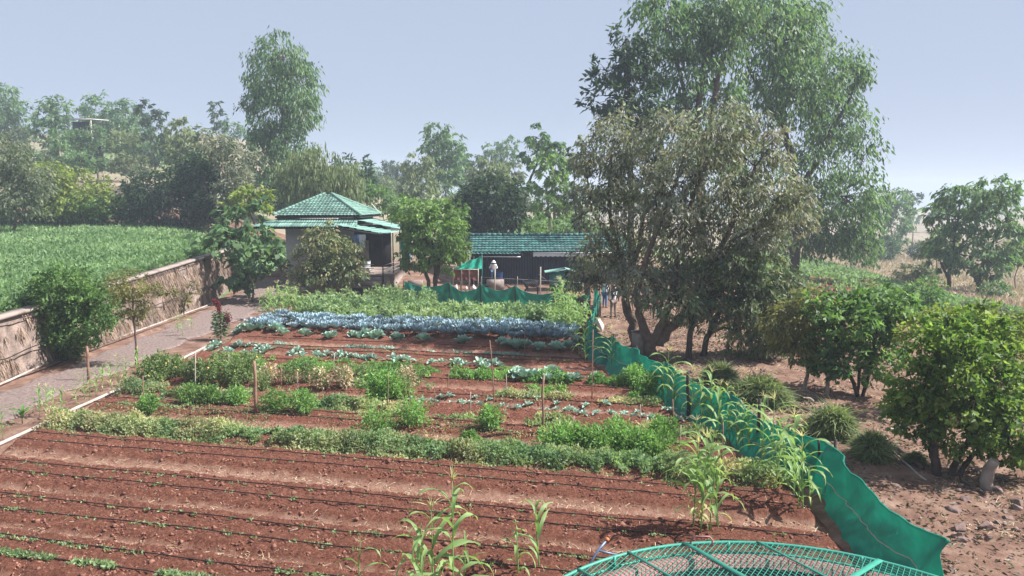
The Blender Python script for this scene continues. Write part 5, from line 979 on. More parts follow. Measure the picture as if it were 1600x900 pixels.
    tube([L(X1 + .1, Y1 - 1, 5.4), L(X1 - .5, Y1 - 1.4, 6.2)], .03, 6).build('vent_pipe', M['white'], r)
    # hanging clothes, stool things
    def cloth(p, w, h, m, label):
        u, v = np.meshgrid(np.linspace(-.5, .5, 8), np.linspace(0, 1, 9), indexing='ij'); mb = MB()
        for d in (0, .012): grid(u * w * (1 - .3 * v + .15 * np.sin(v * 7)), .06 * np.sin(u * 12 + v * 2) + d, -v * h, mb)
        q = mb.build('hanging_cloth', M[m], None, True); q.location = tuple(p); q['label'] = label; q['category'] = 'clothing'
    cloth((-9.75, 48.42, 4.2), .5, .85, 'shirt_white', 'pale shirt hanging from the porch beam'); cloth((-10.1, 48.48, 4.2), .4, 1.0, 'jeans', 'dark bluish garment hanging beside the pale shirt on the porch')
    cloth((-7.75, 53.9, 4.0), .8, 2.2, 'net_bright', 'bright green cloth hanging at the right end of the porch'); cloth((-7.4, 53.0, 3.9), .5, 1.7, 'jeans', 'grey blue cloth hanging next to the green porch cloth')
house()
def pot(name, label, px, py, r0, h, m, Y, taper=.8):
    b = atY(px, py, Y); b[2] = h1(b[0], b[1]); z = np.array([0, 0, .03, h, h + .02, h, .1]) ; rr = np.array([.01, r0 * taper, r0 * taper, r0, r0 * 1.08, r0 * .9, r0 * taper * .8]); an = np.linspace(0, 2 * PI, 17)
    o = grid(np.cos(an)[:, None] * rr, np.sin(an)[:, None] * rr, 0 * an[:, None] + z).build(name, M[m], None, True); o.location = tuple(b); o['label'] = label; o['category'] = 'bucket' if 'bucket' in label else 'pot'; return o
pot('bucket', 'dark bucket standing at the front of the porch', 571, 443, .24, .5, 'hose', 47.2); pot('plant_pot', 'brown flower pot right of the dark bucket', 580, 443, .2, .45, 'pole', 47.4); pot('bucket', 'bright yellow plastic bucket below the porch', 590, 443, .26, .3, 'yellow', 47.0); pot('bucket', 'grey blue bucket under the young mango leaves', 556, 443, .22, .42, 'bluemetal', 47.0)
# white chair on porch
r = root('porch_chair', (-9.7, 49.6, 1.5), 'white plastic chair standing on the porch', 'chair'); box((0, 0, .42), (.45, .45, .04)).build('seat', M['white'], r); box((0, .2, .68), (.42, .04, .45)).build('backrest', M['white'], r)
for sx in (-.19, .19):
    for sy in (-.19, .19): tube([[sx, sy, 0], [sx * .9, sy * .9, .41]], .02, 5).build('leg', M['white'], r)
r = root('straw_bundle', (-8.0, 47.9, h1(-8, 47.9)), 'leaning bundle of dry straw at the porch corner', 'straw bundle'); mb = MB(); n = 900; a = rng.uniform(0, 6.3, n); blades(np.stack([np.cos(a) * .35, np.sin(a) * .35, 0 * a], -1), np.stack([-np.cos(a) * .25, -np.sin(a) * .25, 1 + 0 * a], -1), rng.uniform(.7, 1.15, n), .03, .1, rng.random(n), mb, 2); mb.build('stalks', M['straw'], r)
box((-6.6, 50.6, h1(-6.6, 50.6) + .2), (1.0, .5, .4)).build('stone_bench', M['concrete'], None, label='low stone bench block in the yard right of the porch', category='bench')
# low stone edging in front of the porch
for k in range(16):
    x = -12.2 + k * .38; y = 46.6 - k * .03; o = rocks(np.zeros((1, 3)), np.array([.24]), MB(), .8).build('edging_stone', M['rock']); o.location = (x, y, h1(x, y) + .1); tag(o, 'dark rough stone of the low edging before the porch', 'stone', 'edging stones before the porch')
# ------------------------------------------------------------------ shed
def shed():
    yf, yb = 53.2, 57.2; xl = -3.6; xr = 8.3; g = h1(0, yf); r = root('shed', (0, yf, 0), 'long low dark metal shed with weathered teal tiled roof', 'shed'); o = np.array([0, yf, 0]); L = lambda *p: np.array(p) - o
    ez = g + 2.32; rz = g + 3.3
    for k in range(24):
        a = -2.9 + k * .46; corr(r, L(a, yf, g - .1), L(a + .46, yf, g - .1), L(a + .46, yf, ez + .1), L(a, yf, ez + .1), 'sheet_dark', 'wall_sheet', .115, .0) if False else None
        n = 17; xs = np.linspace(a, a + .455, n); d = .018 * np.cos(xs * 2 * PI / .115) + .006 * (k % 2); X = np.stack([xs, xs], 1) ; Y = np.stack([yf - d, yf - d], 1); Z = np.stack([0 * xs + g - .1, 0 * xs + ez + .12], 1)
        mb = MB(); grid(X - o[0], Y - o[1], Z, mb); grid(X - o[0], Y - o[1] + .01, Z, mb); mb.build('wall_sheet', M['sheet_dark'], r)
    box(L(2.7, yb, g + 1.2), (11.2, .1, 2.6)).build('rear_wall', M['sheet_dark'], r); box(L(-3.0, (yf + yb) / 2, g + 1.2), (.1, yb - yf - .2, 2.6)).build('side_wall', M['sheet_dark'], r); box(L(8.2, (yf + yb) / 2, g + 1.2), (.1, yb - yf - .2, 2.6)).build('side_wall', M['sheet_dark'], r)
    yr = 56.0
    roof_face(r, L(-2.9, 52.75, ez - .02), L(xr, 52.75, ez - .02), L(-3.15, yr, rz), L(xr, yr, rz), 7, 'tile_teal', pitch=.26, amp=.018, lift=.075)
    roof_face(r, L(-3.75, 52.2, ez - .2), L(.62, 52.2, ez - .2), L(-3.4, 53.0, ez + .03), L(.78, 53.0, ez + .03), 2, 'tile_teal', pitch=.26, amp=.03, lift=.09)
    roof_face(r, L(xr, 58.6, ez - .1), L(-3.2, 58.6, ez - .1), L(xr, yr, rz), L(-3.15, yr, rz), 5, 'tile_teal', pitch=.26, amp=.03)
    for k in range(28): tube([L(-3.2 + k * .41, yr, rz + .1), L(-2.77 + k * .41, yr, rz + .1)], [.13, .11], 7).build('ridge_tile', M['tile_teal'], r)
    box(L(1.5, yr - 3.05, ez - .13), (9.6, .08, .08)).build('eave_board', M['dark'], r)
    # white scalloped valance
    mb = MB(); xs = np.linspace(1.5, 7.2, 115); zb = ez - .28 - .05 * np.abs(np.sin(xs * PI / .34)); X = np.stack([xs] * 2, 1); Z = np.stack([zb, 0 * xs + ez - .02 - 0.0 * xs], 1)
    for d in (0, .02): grid(X - o[0], 0 * X + 52.6 - o[1] + d, Z, mb)
    box(L(4.35, 52.55, ez - .04), (5.72, .12, .05), mb=mb); mb.build('valance', M['white'], r)
    tube([L(-2.3, 52.3, ez - .3), L(.6, 52.3, ez - .32)], .035, 6).build('gutter_pipe', M['white'], r)
    for k in range(7): tube([L(-3.0 + k * .62, 52.3, ez - .25), L(-3.0 + k * .62, 53.1, ez + .0)], .02, 4).build('rafter', M['pole_dark'], r)
    for x in (-3.5, -2.7): tube([L(x, 52.3, g - .3), L(x + .02, 52.3, ez - .25)], .045, 6).build('roof_post', M['pole_pale'], r)
shed()
def hutch():
    b = atY(871, 446, 50.3); b[2] = h1(b[0], b[1]); r = root('animal_hutch', b, 'small green hutch with gable roof and open railed right half', 'hutch'); m = 'hutch'
    box((-.0, -.0, .7), (.98, .04, 1.3)).build('front_panel', M[m], r); box((.5, 0, .62), (.06, .06, 1.24)).build('post', M[m], r); box((1.5, .0, .6), (.06, .06, 1.2)).build('post', M[m], r)
    box((.5, 1.0, .65), (2.0, .04, 1.2)).build('rear_panel', M['dark'], r); box((-.47, .5, .65), (.04, .94, 1.2)).build('side_panel', M[m], r); box((1.49, .53, .65), (.04, .9, 1.2)).build('side_panel', M[m], r); box((.5, .5, .08), (1.9, .9, .05)).build('floor', M['pole_dark'], r)
    for z in (.35, .72, 1.0): box((1.0, -.01, z), (.92, .03, .05)).build('rail', M['metal'], r)
    for a, c in (((-.85, 1.28), (.55, 1.52)), ((.55, 1.52), (1.75, 1.22))): slab(r, [(a[0], -.25, a[1]), (c[0], -.25, c[1]), (c[0], 1.2, c[1]), (a[0], 1.2, a[1])], .05, 'sheet_green', 'roof_sheet')
hutch()
def pen():
    Y = 49.6; a = atY(708, 440, Y); g = h1(a[0], Y); r = root('sheet_pen', (a[0], Y, g), 'rusty brown sheet pen with four pale posts before the shed', 'animal pen')
    def pt(px, py, dy=0): p = atY(px, py, Y + dy); return p - [a[0], Y, g]
    for k, (x0, x1) in enumerate(((708, 721), (721.3, 733), (733.3, 746))): slab(r, [pt(x0, 437), pt(x1, 439), pt(x1, 422), pt(x0, 420)], .001, 'sheet_brown', 'sheet') ; q = r.children[-1]; 
    for px, t in ((708, 418), (721, 421), (733, 421), (747, 419)): p = pt(px, 452); tube([[p[0], -.06, -.1], [p[0] + .02, -.06, pt(px, t)[2]]], .035, 6).build('post', M['pole_pale'], r)
    c = pt(727, 421); box((c[0], -.09, c[2]), (1.75, .04, .05)).build('rail', M['pole_pale'], r)
    for k, px in enumerate((713, 727, 739)): p = pt(px, 447); o = rocks(np.zeros((1, 3)), np.array([.22]), MB(), 1.1).build('feed_sack', M['sack']); o.location = (a[0] + p[0], Y + .25, g + .22); tag(o, ['stuffed pale sack at the left under the brown sheets', 'stuffed pale sack in the middle under the brown sheets', 'stuffed pale sack at the right under the brown sheets'][k], 'sack')
    for q in r.children:
        if q.name.startswith('sheet'):
            me = q.data; co = np.zeros(len(me.vertices) * 3); me.vertices.foreach_get('co', co); co = co.reshape(-1, 3); co[len(co) // 2:, 1] += .03; me.vertices.foreach_set('co', co.ravel())
pen()
# bright green tarp wedge
def tarp():
    Y = 50.4; P = [atY(px, py, Y + dy) for px, py, dy in ((710, 419, -.3), (723, 412, 0), (735, 406, .1), (742, 405, .1), (752, 400, .2))]; Q = [atY(px, py, Y - .2) for px, py in ((710, 420), (721, 421), (733, 421), (743, 421), (753, 420))]
    t = np.linspace(0, 4, 25); A = np.stack([np.interp(t, range(5), [p[i] for p in P]) for i in range(3)], -1); B = np.stack([np.interp(t, range(5), [p[i] for p in Q]) for i in range(3)], -1); v = np.linspace(0, 1, 10)[None, :, None]
    R = A[:, None] * (1 - v) + B[:, None] * v; R[..., 1] += .12 * np.sin(t[:, None] * 4 + v[..., 0] * 5) * np.sin(v[..., 0] * PI) + .06 * fbm(t[:, None] * 3, v[..., 0] * 5, 3)
    b = np.array([R[0, 0, 0], Y, h1(R[0, 0, 0], Y)]); r = root('shade_cloth', b, 'bright green shade cloth wedge sloping up to the shed eave', 'shade cloth'); mb = MB()
    for d in (0, .01): grid(R[..., 0] - b[0], R[..., 1] - b[1] + d, R[..., 2] - b[2], mb)
    mb.build('cloth', M['net_bright'], r, True)
    e = atY(753, 445, Y); tube([[e[0] - b[0], .15, -.1], [e[0] - b[0], .15, P[-1][2] - b[2] + .1]], .04, 6).build('post', M['hutch'], r)
    for px, t_ in ((719, 395), (734, 393)): e = atY(px, 445, Y); tube([[e[0] - b[0], .2, -.1], [e[0] - b[0], .3, atY(px, t_, Y)[2] - b[2]]], .03, 6).build('post', M['pole_pale'], r)
tarp()
def wire_fence():
    Y = 47.6; r0_ = atY(760, 455, Y); g = h1(r0_[0], Y); r = root('wire_fence', (r0_[0], Y, g), 'low chain link fence with pale posts before the dark shed', 'fence')
    ps = [(752, 432, .02), (808, 432, .02), (844, 417, .045), (878, 438, .025), (910, 440, .025)]; xs = []
    for px, t, w in ps + [(773, 414, .04)]:
        p = atY(px, 456, Y); z = atY(px, t, Y)[2]; tube([[p[0] - r0_[0], 0, -.2], [p[0] - r0_[0] + .02, 0, z - g]], w, 6).build('post', M['pole_pale'], r)
    A = [atY(q[0], 433 + (q[0] - 750) * .055, Y) - [r0_[0], Y, g] for q in ps]; tube(A, .018, 5).build('top_rail', M['metal'], r)
    mb = MB(); x0, x1, z1 = A[0][0], A[-1][0], A[0][2] - .1
    for s in (1, -1):
        for c in np.arange(x0 - z1, x1 + z1, .14):
            a, b = (c, c + s * z1); za, zb = 0.03, z1
            if min(a, b) < x0 or max(a, b) > x1: continue
            mb.add([[a, .005 * s, za], [a + .008, .005 * s, za], [b + .008, .005 * s, zb], [b, .005 * s, zb]], [[0, 1, 2, 3]])
    mb.build('wire_mesh', M['metal'], r, kind='stuff')
wire_fence()
b = atY(774, 446, 51.2); b[2] = h1(b[0], b[1]); box((b[0], b[1], b[2] + .3), (1.2, .9, .6)).build('concrete_block', M['concrete'], None, label='square concrete plinth below the man in the white hat', category='block'); BLK = b
pot('water_drum', 'blue plastic drum standing behind the concrete plinth', 779, 446, .3, .95, 'blue', 52.2, .9)['category'] = 'drum'
# sack, box, logs, rocks
b = hit(938, 518); u, v = np.meshgrid(np.linspace(0, 2 * PI, 25), np.linspace(0, 1, 12), indexing='ij'); rr = .27 * np.sin(np.clip(v * .93 + .05, 0, 1) * PI) ** .42 * (1 - .15 * v) * (1 + .12 * np.sin(u * 5 + v * 4)); o = grid(np.cos(u) * rr - .12 * v, np.sin(u) * rr * .8, v * .88 + .03 * np.sin(u * 3)) if 0 else grid((np.cos(u) * rr - .14 * v) * .8, np.sin(u) * rr * .66, v * .64 * (1 + .08 * np.sin(u * 2))).build('sack', M['sack'], None, True); o.location = tuple(b); tag(o, 'plump white sack standing against the green net', 'sack')
b = hit(1003, 556); r = root('wooden_box', b, 'tall brown wooden box with open slanted top at the mango trunk', 'box', rz=.5)
for c, s in (((0, -.3, .45), (.6, .04, .9)), ((0, .3, .5), (.6, .04, 1.0)), ((-.3, 0, .47), (.04, .56, .95)), ((.3, 0, .47), (.04, .56, .95))): box(c, s).build('side_board', M['boards'], r)
box((0, 0, .78), (.55, .55, .03)).build('inner_tray', M['dark'], r); box((0, .3, 1.01), (.66, .1, .03)).build('lid_strip', M['pole_pale'], r)
for lb, a, c, rd, m in [('thin pale stick lying beside the small grass tussock', (1395, 708), (1446, 752), .03, 'pole_pale'), ('curved dark branch lying by the citrus trunk', (1400, 700), (1440, 735), .06, 'bark'), ('short pale board on the ground left of the citrus', (1385, 673), (1412, 675), .05, 'pole_pale'), ('grey log at the bottom of the log pile', (1212, 628), (1262, 645), .07, 'bark'), ('upper grey log lying across the pile', (1225, 620), (1272, 630), .08, 'bark_pale'), ('short dark log at the front of the pile', (1218, 640), (1250, 650), .06, 'bark_dark'), ('crooked branch trailing right of the citrus trunk', (1500, 750), (1535, 775), .05, 'bark')]:
    p, q = hit(*a), hit(*c); s = np.linspace(0, 1, 7)[:, None]; P = p * (1 - s) + q * s + rng.normal(size=(7, 3)) * rd * .7; P[:, 2] = H(P[:, 0], P[:, 1]) + rd; tag(tube(P, rd * np.linspace(1, .7, 7), 7).build('log', M[m], None, True), lb, 'log')
for i in range(34):
    px, py = (rng.normal(1548, 34), rng.normal(796, 22)) if i < 24 else (rng.uniform(1400, 1600), rng.uniform(740, 890))
    p = hit(px, py); s = rng.uniform(.08, .22) if i < 20 else rng.uniform(.04, .1); bm = bmesh.new(); pv = nrm(rng.normal(size=(15, 3))) * [s, s * rng.uniform(.6, .95), s * rng.uniform(.5, .8)] * rng.uniform(.8, 1.15, (15, 1)); [bm.verts.new(tuple(q)) for q in pv]; hl = bmesh.ops.convex_hull(bm, input=bm.verts); bmesh.ops.delete(bm, geom=[e for e in hl['geom_interior'] if isinstance(e, bmesh.types.BMVert)], context='VERTS')
    bmesh.ops.bevel(bm, geom=list(bm.edges), offset=s * .05, segments=1, affect='EDGES'); me = bpy.data.meshes.new('rock'); bm.to_mesh(me); bm.free(); me.materials.append(M['rock']); o = bpy.data.objects.new('rock', me); COL.objects.link(o)
    o.location = (p[0], p[1], p[2] + s * .1); o.rotation_euler = (0, 0, i); tag(o, 'dark red rock in the stony heap below the citrus tree', 'rock', 'rocks of the heap at the lower right')
# bank face above the field, in shade, with fallen irrigation pipes
for lb, pts in (('long pale pipe lying along the dark bank under the mango', ((188, 332), (225, 340), (290, 346), (345, 354))), ('upper pale pipe on the bank left of the castor plant', ((255, 340), (300, 345), (350, 351)))):
    P = np.array([atY(px, py, 74.2) for px, py in pts]); tag(tube(P, .06, 5).build('water_pipe', M['pvc'], None, True), lb, 'pipe')
# utility pole and fence posts on the hill
p = hit(127, 268); r = root('utility_pole', p, 'thin dark utility pole on the hillside clearing', 'pole'); tube([[0, 0, -.3], [0, 0, 4.2]], [.12, .08], 6).build('shaft', M['pole_dark'], r); box((0, 0, 3.9), (1.1, .08, .08)).build('crossarm', M['pole_dark'], r)
p = hit(1452, 415); r = root('utility_pole', p, 'dark wooden pole left of the spreading trees at right', 'pole'); tube([[0, 0, -.3], [0, 0, 4.6]], [.13, .1], 6).build('shaft', M['pole_dark'], r); box((0, 0, 4.5), (.5, .08, .08)).build('crossarm', M['pole_dark'], r)
for i, q in enumerate([(150, 222), (175, 221), (200, 221), (225, 222)]):
    p = atY(q[0], q[1], 118); z = h1(p[0], p[1]); tag(tube([[0, 0, -.3], [0, 0, 1.8]], .06, 5).build('fence_post', M['pole_pale']), 'thin pale post of the wire fence across the hillside', 'post', 'posts of the hillside fence').location = (p[0], p[1], z)
def hill_shed():
    Y = 114; b = atY(124, 205, Y); b[2] = h1(b[0], Y); r = root('hilltop_shed', b, 'small dark shed with flat pale roof on the hilltop among trees', 'shed'); top = atY(124, 188, Y)[2] - b[2]
    box((.1, 1.5, top / 2 - .2), (2.2, 3, top)).build('wall', M['sheet_dark'], r); box((1.55, 1.5, top / 2 - .2), (.6, 2.8, top - .1)).build('side_bay', M['dark'], r)
    slab(r, [(-1.3, -1, top + .2), (2.4, -1, top + .2), (2.4, 4, top + .55), (-1.3, 4, top + .55)], .15, 'plaster', 'roof')
    for x in (-1.15, 2.2): tube([(x, -.7, -.3), (x, -.7, top + .2)], .1, 5).build('post', M['pole_pale'], r)
hill_shed()
# dark fabric cover at the foot of the big eucalyptus
b = atY(1255, 428, 63); b[2] = h1(b[0], b[1]); o = rocks(np.zeros((1, 3)), np.array([1.0]), MB(), .8).build('covered_heap', M['sheet_dark']); o.location = tuple(b + [0, 0, .4]); tag(o, 'dark covered heap at the foot of the big eucalyptus', 'heap')
# dead twiggy shrubs
for lb, b, s, Y in (('bare pinkish twiggy shrub left of the castor plant', (345, 352), 1.6, 66), ('leafless grey shrub in the hillside clearing', (195, 300), 2.4, 84)):
    p = atY(b[0], b[1], Y); p[2] = h1(p[0], Y); mb = MB()
    for k in range(60): a = rng.uniform(0, 6.3); e = rng.uniform(.3, 1.2); d = np.array([math.cos(a) * math.cos(e), math.sin(a) * math.cos(e), math.sin(e)]); tube([[0, 0, 0], d * s * .5 + rng.normal(size=3) * .1, d * s * rng.uniform(.8, 1.2) + rng.normal(size=3) * .2], [.04, .025, .01], 4, mb, cap=False)
    o = mb.build('bare_shrub', M['pole']); o.location = tuple(p); tag(o, lb, 'shrub')
# ------------------------------------------------------------------ people and animals
def skinmesh(name, J, E, Rr, m, parent, sub=1):
    me = bpy.data.meshes.new(name); me.from_pydata([tuple(j) for j in J], E, []); o = bpy.data.objects.new(name, me); COL.objects.link(o); o.parent = parent; me.materials.append(M[m])
    o.modifiers.new('skin', 'SKIN'); me.skin_vertices.new() if not me.skin_vertices else None
    for i, v in enumerate(me.skin_vertices[0].data):
        q = Rr[i]; v.radius = (q, q) if np.ndim(q) == 0 else q; v.use_root = i == 0
    s = o.modifiers.new('sub', 'SUBSURF'); s.levels = s.render_levels = sub; o.modifiers['skin'].use_smooth_shade = True; return o
def person(label, loc, h, rz, shirt, trous, pose, hat=None, hair=True, pack=False):
    r = root('person', loc, label, 'person', rz=rz); k = h / 1.7; la, ra, ll, rl, hd, lean = pose; J = {}
    def v(x, y, z): return np.array([x, y - lean * max(0, z - .9), z]) * k
    J = dict(pel=v(0, 0, .93), wai=v(0, 0, 1.08), che=v(0, 0, 1.3), neck=v(0, 0, 1.45), hb=v(0, -.01 + hd, 1.53), ht=v(0, -.02 + hd, 1.63))
    for s, sx, arm, leg in (('l', 1, la, ll), ('r', -1, ra, rl)):
        J[s + 'sh'] = v(.17 * sx, 0, 1.39); J[s + 'el'] = v(*arm[0]); J[s + 'wr'] = v(*arm[1]); J[s + 'hip'] = v(.09 * sx, 0, .88); J[s + 'kn'] = v(*leg[0]) ; J[s + 'an'] = v(*leg[1]); J[s + 'toe'] = J[s + 'an'] + np.array([.02 * sx, -.16, -.05]) * k
        d = nrm(J[s + 'wr'] - J[s + 'el']); J[s + 'pm'] = J[s + 'wr'] + d * .07 * k
        for q in range(4): J[s + 'f%d' % q] = J[s + 'pm'] + d * (.075, .085, .08, .06)[q] * k + np.array([(q - 1.5) * .02, -.012 * q, 0]) * k
        J[s + 'th'] = J[s + 'wr'] + d * .07 * k + np.array([0, -.05, 0]) * k
    R = dict(pel=(.15, .11), wai=(.135, .10), che=(.16, .11), neck=.055, hb=(.075, .09), ht=(.075, .095))
    for s in 'lr': R.update({s + 'sh': .062, s + 'el': .042, s + 'wr': .028, s + 'pm': .034, s + 'hip': .085, s + 'kn': .056, s + 'an': .038, s + 'toe': .035, s + 'th': .011, **{s + 'f%d' % q: .010 for q in range(4)}})
    K = list(J); idx = {n: i for i, n in enumerate(K)}; E = [('pel', 'wai'), ('wai', 'che'), ('che', 'neck'), ('neck', 'hb'), ('hb', 'ht')]
    for s in 'lr': E += [('che', s + 'sh'), (s + 'sh', s + 'el'), (s + 'el', s + 'wr'), (s + 'wr', s + 'pm'), ('pel', s + 'hip'), (s + 'hip', s + 'kn'), (s + 'kn', s + 'an'), (s + 'an', s + 'toe'), (s + 'wr', s + 'th')] + [(s + 'pm', s + 'f%d' % q) for q in range(4)]
    sc = lambda q, f=1: tuple(np.array(q) * k * f) if np.ndim(q) else q * k * f
    skinmesh('body', [J[n] for n in K], [(idx[a], idx[b]) for a, b in E], [sc(R[n]) for n in K], 'skin', r)
    def sub(names, E2, f, m, nm, jj={}): ix = {n: i for i, n in enumerate(names)}; skinmesh(nm, [jj.get(n, J[n]) for n in names], [(ix[a], ix[b]) for a, b in E2], [sc(R[n], f) if np.ndim(R[n]) else (R[n] * f + .006) * k for n in names], m, r)
    le = {s + 'el': J[s + 'el'] for s in 'lr'}; fw = {s + 'wr': J[s + 'el'] * .35 + J[s + 'wr'] * .65 for s in 'lr'}
    low = {'pel': J['pel'] - [0, 0, .06 * k]}
    sub(['pel', 'wai', 'che', 'lsh', 'rsh', 'lel', 'rel', 'lwr', 'rwr', 'neck'], [('pel', 'wai'), ('wai', 'che'), ('che', 'lsh'), ('che', 'rsh'), ('lsh', 'lel'), ('rsh', 'rel'), ('lel', 'lwr'), ('rel', 'rwr'), ('che', 'neck')], 1.18, shirt, 'shirt', {**fw, **low, 'neck': J['neck'] - [0, 0, .05 * k]})
    sub(['pel', 'lhip', 'rhip', 'lkn', 'rkn', 'lan', 'ran'], [('pel', 'lhip'), ('pel', 'rhip'), ('lhip', 'lkn'), ('rhip', 'rkn'), ('lkn', 'lan'), ('rkn', 'ran')], 1.22, trous, 'trousers', {'lan': J['lan'] + [0, 0, .03], 'ran': J['ran'] + [0, 0, .03]})
    for s in 'lr': a, b = J[s + 'an'], J[s + 'toe']; skinmesh('shoe', [a - [0, -.05, .045], b], [(0, 1)], [.05 * k, .042 * k], 'hair', r)
    hc = (J['hb'] + J['ht']) / 2
    def dome(rad, z0, m, nm, brim=0):
        u, w = np.meshgrid(np.linspace(0, 2 * PI, 17), np.linspace(0, 1, 7), indexing='ij'); th = w * PI * .55; x = np.sin(th) * rad; z = np.cos(th) * rad * 1.1
        if brim: x[:, -1] += brim; z[:, -1] -= .01
        grid(np.cos(u) * x + hc[0], np.sin(u) * x * 1.15 + hc[1], z + hc[2] + z0).build(nm, M[m], r, True)
    dome(.112 * k, .01, 'hair', 'hair')
    if hat: dome(.124 * k, .015, hat[0], 'hat', hat[1])
    for sx in (-1, 1):
        rocks(np.zeros((1, 3)), np.array([.012]), MB(), 1).build('eye', M['hair'], r).location = tuple(hc + np.array([.035 * sx, -.098, .01]) * k); rocks(np.zeros((1, 3)), np.array([.022]), MB(), 1.4).build('ear', M['skin'], r).location = tuple(hc + np.array([.085 * sx, 0, 0]) * k)
    rocks(np.zeros((1, 3)), np.array([.018]), MB(), 1.2).build('nose', M['skin'], r).location = tuple(hc + np.array([0, -.11, -.02]) * k); box(hc + np.array([0, -.096, -.055]) * k, (.045, .01, .01)).build('mouth', M['pole_dark'], r)
    if pack:
        for sx in (-1, 1): P = np.array([[.07 * sx, .13, 1.2], [.10 * sx, .06, 1.46], [.11 * sx, -.09, 1.38], [.08 * sx, -.14, 1.15]]) * k; tube(P, .022, 5).build('strap', M['hair'], r, True)
        tube(np.array([[-.12, .14, 1.22], [.12, .14, 1.22]]) * k, .03, 5).build('strap', M['hair'], r, True)
    return r
stand = lambda: (((.06 * 0 + .11, 0, .5), (.11, .02, .08)), ((-.11, 0, .5), (-.12, .02, .08)))
L1 = ((.11, -.01, .5), (.12, .02, .08)); R1 = ((-.11, -.01, .5), (-.12, .02, .08)); R2 = ((-.12, -.1, .5), (-.14, .1, .08))
person('man in white shirt and brown trousers with dark back straps under the mango', hit(958, 496), 1.72, PI + .3, 'shirt_white', 'trouser_brown', (((.26, .02, 1.14), (.2, -.14, 1.0)), ((-.26, .02, 1.14), (-.2, -.14, 1.0)), L1, R1, 0, .02), ('shirt_white', 0), pack=True)
person('person in pale top and blue jeans beyond the man with straps', hit(945, 481), 1.68, 2.2, 'shirt_white', 'jeans', (((.26, .02, 1.14), (.22, -.1, .92)), ((-.26, .02, 1.14), (-.22, -.1, .92)), L1, R1, 0, .02))
person('bending person in red top and white cap behind the mango trunks', hit(1024, 499), 1.6, PI - .5, 'pink_cloth', 'teal_cloth', (((.24, -.1, 1.12), (.2, -.35, 1.0)), ((-.24, -.1, 1.12), (-.2, -.35, 1.0)), L1, R2, -.03, .45), ('shirt_white', .02))
person('person in teal green clothes standing left of the one in red', hit(1010, 486), 1.65, PI, 'teal_cloth', 'teal_cloth', (((.25, .02, 1.14), (.22, -.12, .95)), ((-.25, .02, 1.14), (-.22, -.12, .95)), L1, R1, 0, .03))
person('man in white shirt and white hat working before the dark shed', (BLK[0] - .15, BLK[1] + .75, h1(BLK[0], BLK[1] + .75) + .25), 1.6, .1, 'shirt_white', 'jeans', (((.27, -.08, 1.15), (.16, -.3, 1.1)), ((-.29, -.04, 1.15), (-.26, -.25, 1.1)), L1, R1, -.03, .18), ('shirt_white', .07))
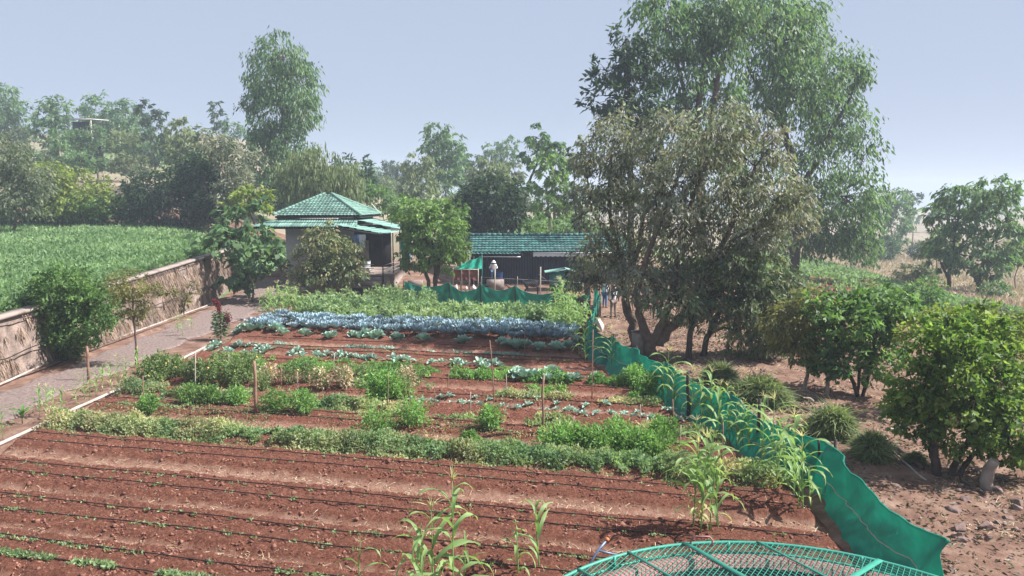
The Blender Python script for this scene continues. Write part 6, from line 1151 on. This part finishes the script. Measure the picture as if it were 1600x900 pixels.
def quad(label, cat, loc, s, rz, m, horns=True):
    r = root('goat', loc, label, cat, rz=rz); J = {'hip': (-.38, 0, .66), 'mid': (-.05, 0, .62), 'che': (.28, 0, .66), 'nk': (.42, 0, .80), 'hd': (.56, 0, .98), 'mz': (.74, 0, .88), 'nose': (.80, 0, .85)}
    R = {'hip': .14, 'mid': .18, 'che': .17, 'nk': .10, 'hd': .085, 'mz': .05, 'nose': .035}
    for sd_, y in (('l', .1), ('r', -.1)):
        J.update({sd_ + 'fs': (.30, y, .52), sd_ + 'fk': (.31, y, .30), sd_ + 'ff': (.30, y, .03), sd_ + 'hs': (-.36, y, .52), sd_ + 'hk': (-.30, y, .40), sd_ + 'hh': (-.44, y, .26), sd_ + 'hf': (-.42, y, .03), sd_ + 'ea': (.54, y * .8, 1.04), sd_ + 'et': (.56, y * 1.9, .93)})
        R.update({sd_ + 'fs': .07, sd_ + 'fk': .035, sd_ + 'ff': .03, sd_ + 'hs': .09, sd_ + 'hk': .06, sd_ + 'hh': .032, sd_ + 'hf': .03, sd_ + 'ea': .03, sd_ + 'et': .022})
    J.update({'t0': (-.52, 0, .76), 't1': (-.58, 0, .86)}); R.update({'t0': .04, 't1': .02}); K = list(J); ix = {n: i for i, n in enumerate(K)}; E = [('mid', 'hip'), ('mid', 'che'), ('che', 'nk'), ('nk', 'hd'), ('hd', 'mz'), ('mz', 'nose'), ('hip', 't0'), ('t0', 't1')]
    for q in 'lr': E += [('che', q + 'fs'), (q + 'fs', q + 'fk'), (q + 'fk', q + 'ff'), ('hip', q + 'hs'), (q + 'hs', q + 'hk'), (q + 'hk', q + 'hh'), (q + 'hh', q + 'hf'), ('hd', q + 'ea'), (q + 'ea', q + 'et')]
    skinmesh('body', [np.array(J[n]) * s for n in K], [(ix[a], ix[b]) for a, b in E], [R[n] * s for n in K], m, r)
    if horns:
        for y in (-.04, .04): tube(np.array([[.52, y, 1.04], [.44, y * 1.6, 1.16], [.34, y * 2.2, 1.18]]) * s, [.022 * s, .016 * s, .006], 6).build('horn', M['metal'], r, True)
b = atY(832, 459, 48.8); b[2] = h1(b[0], b[1]); quad('black goat standing behind the green net before the shed', 'goat', b, 1.15, .15, 'goat')
b = atY(758, 449, 49.4); b[2] = h1(b[0], b[1]); quad('small dark goat beside the brown sheet pen', 'goat', b, .7, 2.6, 'goat', False)
b = atY(800, 452, 49.2); b[2] = h1(b[0], b[1]); quad('young brown goat grazing left of the black goat', 'goat', b, .6, 3.0, 'brownfur', False)
def hen(loc, label, rz):
    r = root('hen', loc, label, 'hen', rz=rz); skinmesh('body', [(-.05, 0, .2), (.08, 0, .24), (.13, 0, .34), (.17, 0, .35), (-.2, 0, .32)], [(0, 1), (1, 2), (2, 3), (0, 4)], [.1, .08, .04, .02, .04], 'brownfur', r)
    for y in (-.04, .04): tube([[0, y, 0], [0, y, .14]], .01, 4).build('leg', M['yellow'], r)
for q, lb in (((743, 447), 'brown hen pecking beside the rightmost post of the pen'), ((750, 450), 'brown hen just right of the other hen by the pen')):
    b = atY(q[0], q[1], 49.2); b[2] = h1(b[0], b[1]); hen(b, lb, rng.uniform(0, 6))
# ------------------------------------------------------------------ haze
def haze():
    m, n, out = newmat('haze'); v = n.nodes.new('ShaderNodeVolumePrincipled'); v.inputs['Color'].default_value = (.74, .85, 1, 1); v.inputs['Density'].default_value = HAZE
    v.inputs['Anisotropy'].default_value = 0
    n.links.new(v.outputs[0], out.inputs[1])
    o = box((40, 425, 13), (1280, 1010, 46)).build('haze', m, None, kind='stuff')
haze()
print("TRIS", TRI, "OBJS", len(bpy.data.objects)); open("/tmp/tri.txt","w").write(str(TRI))
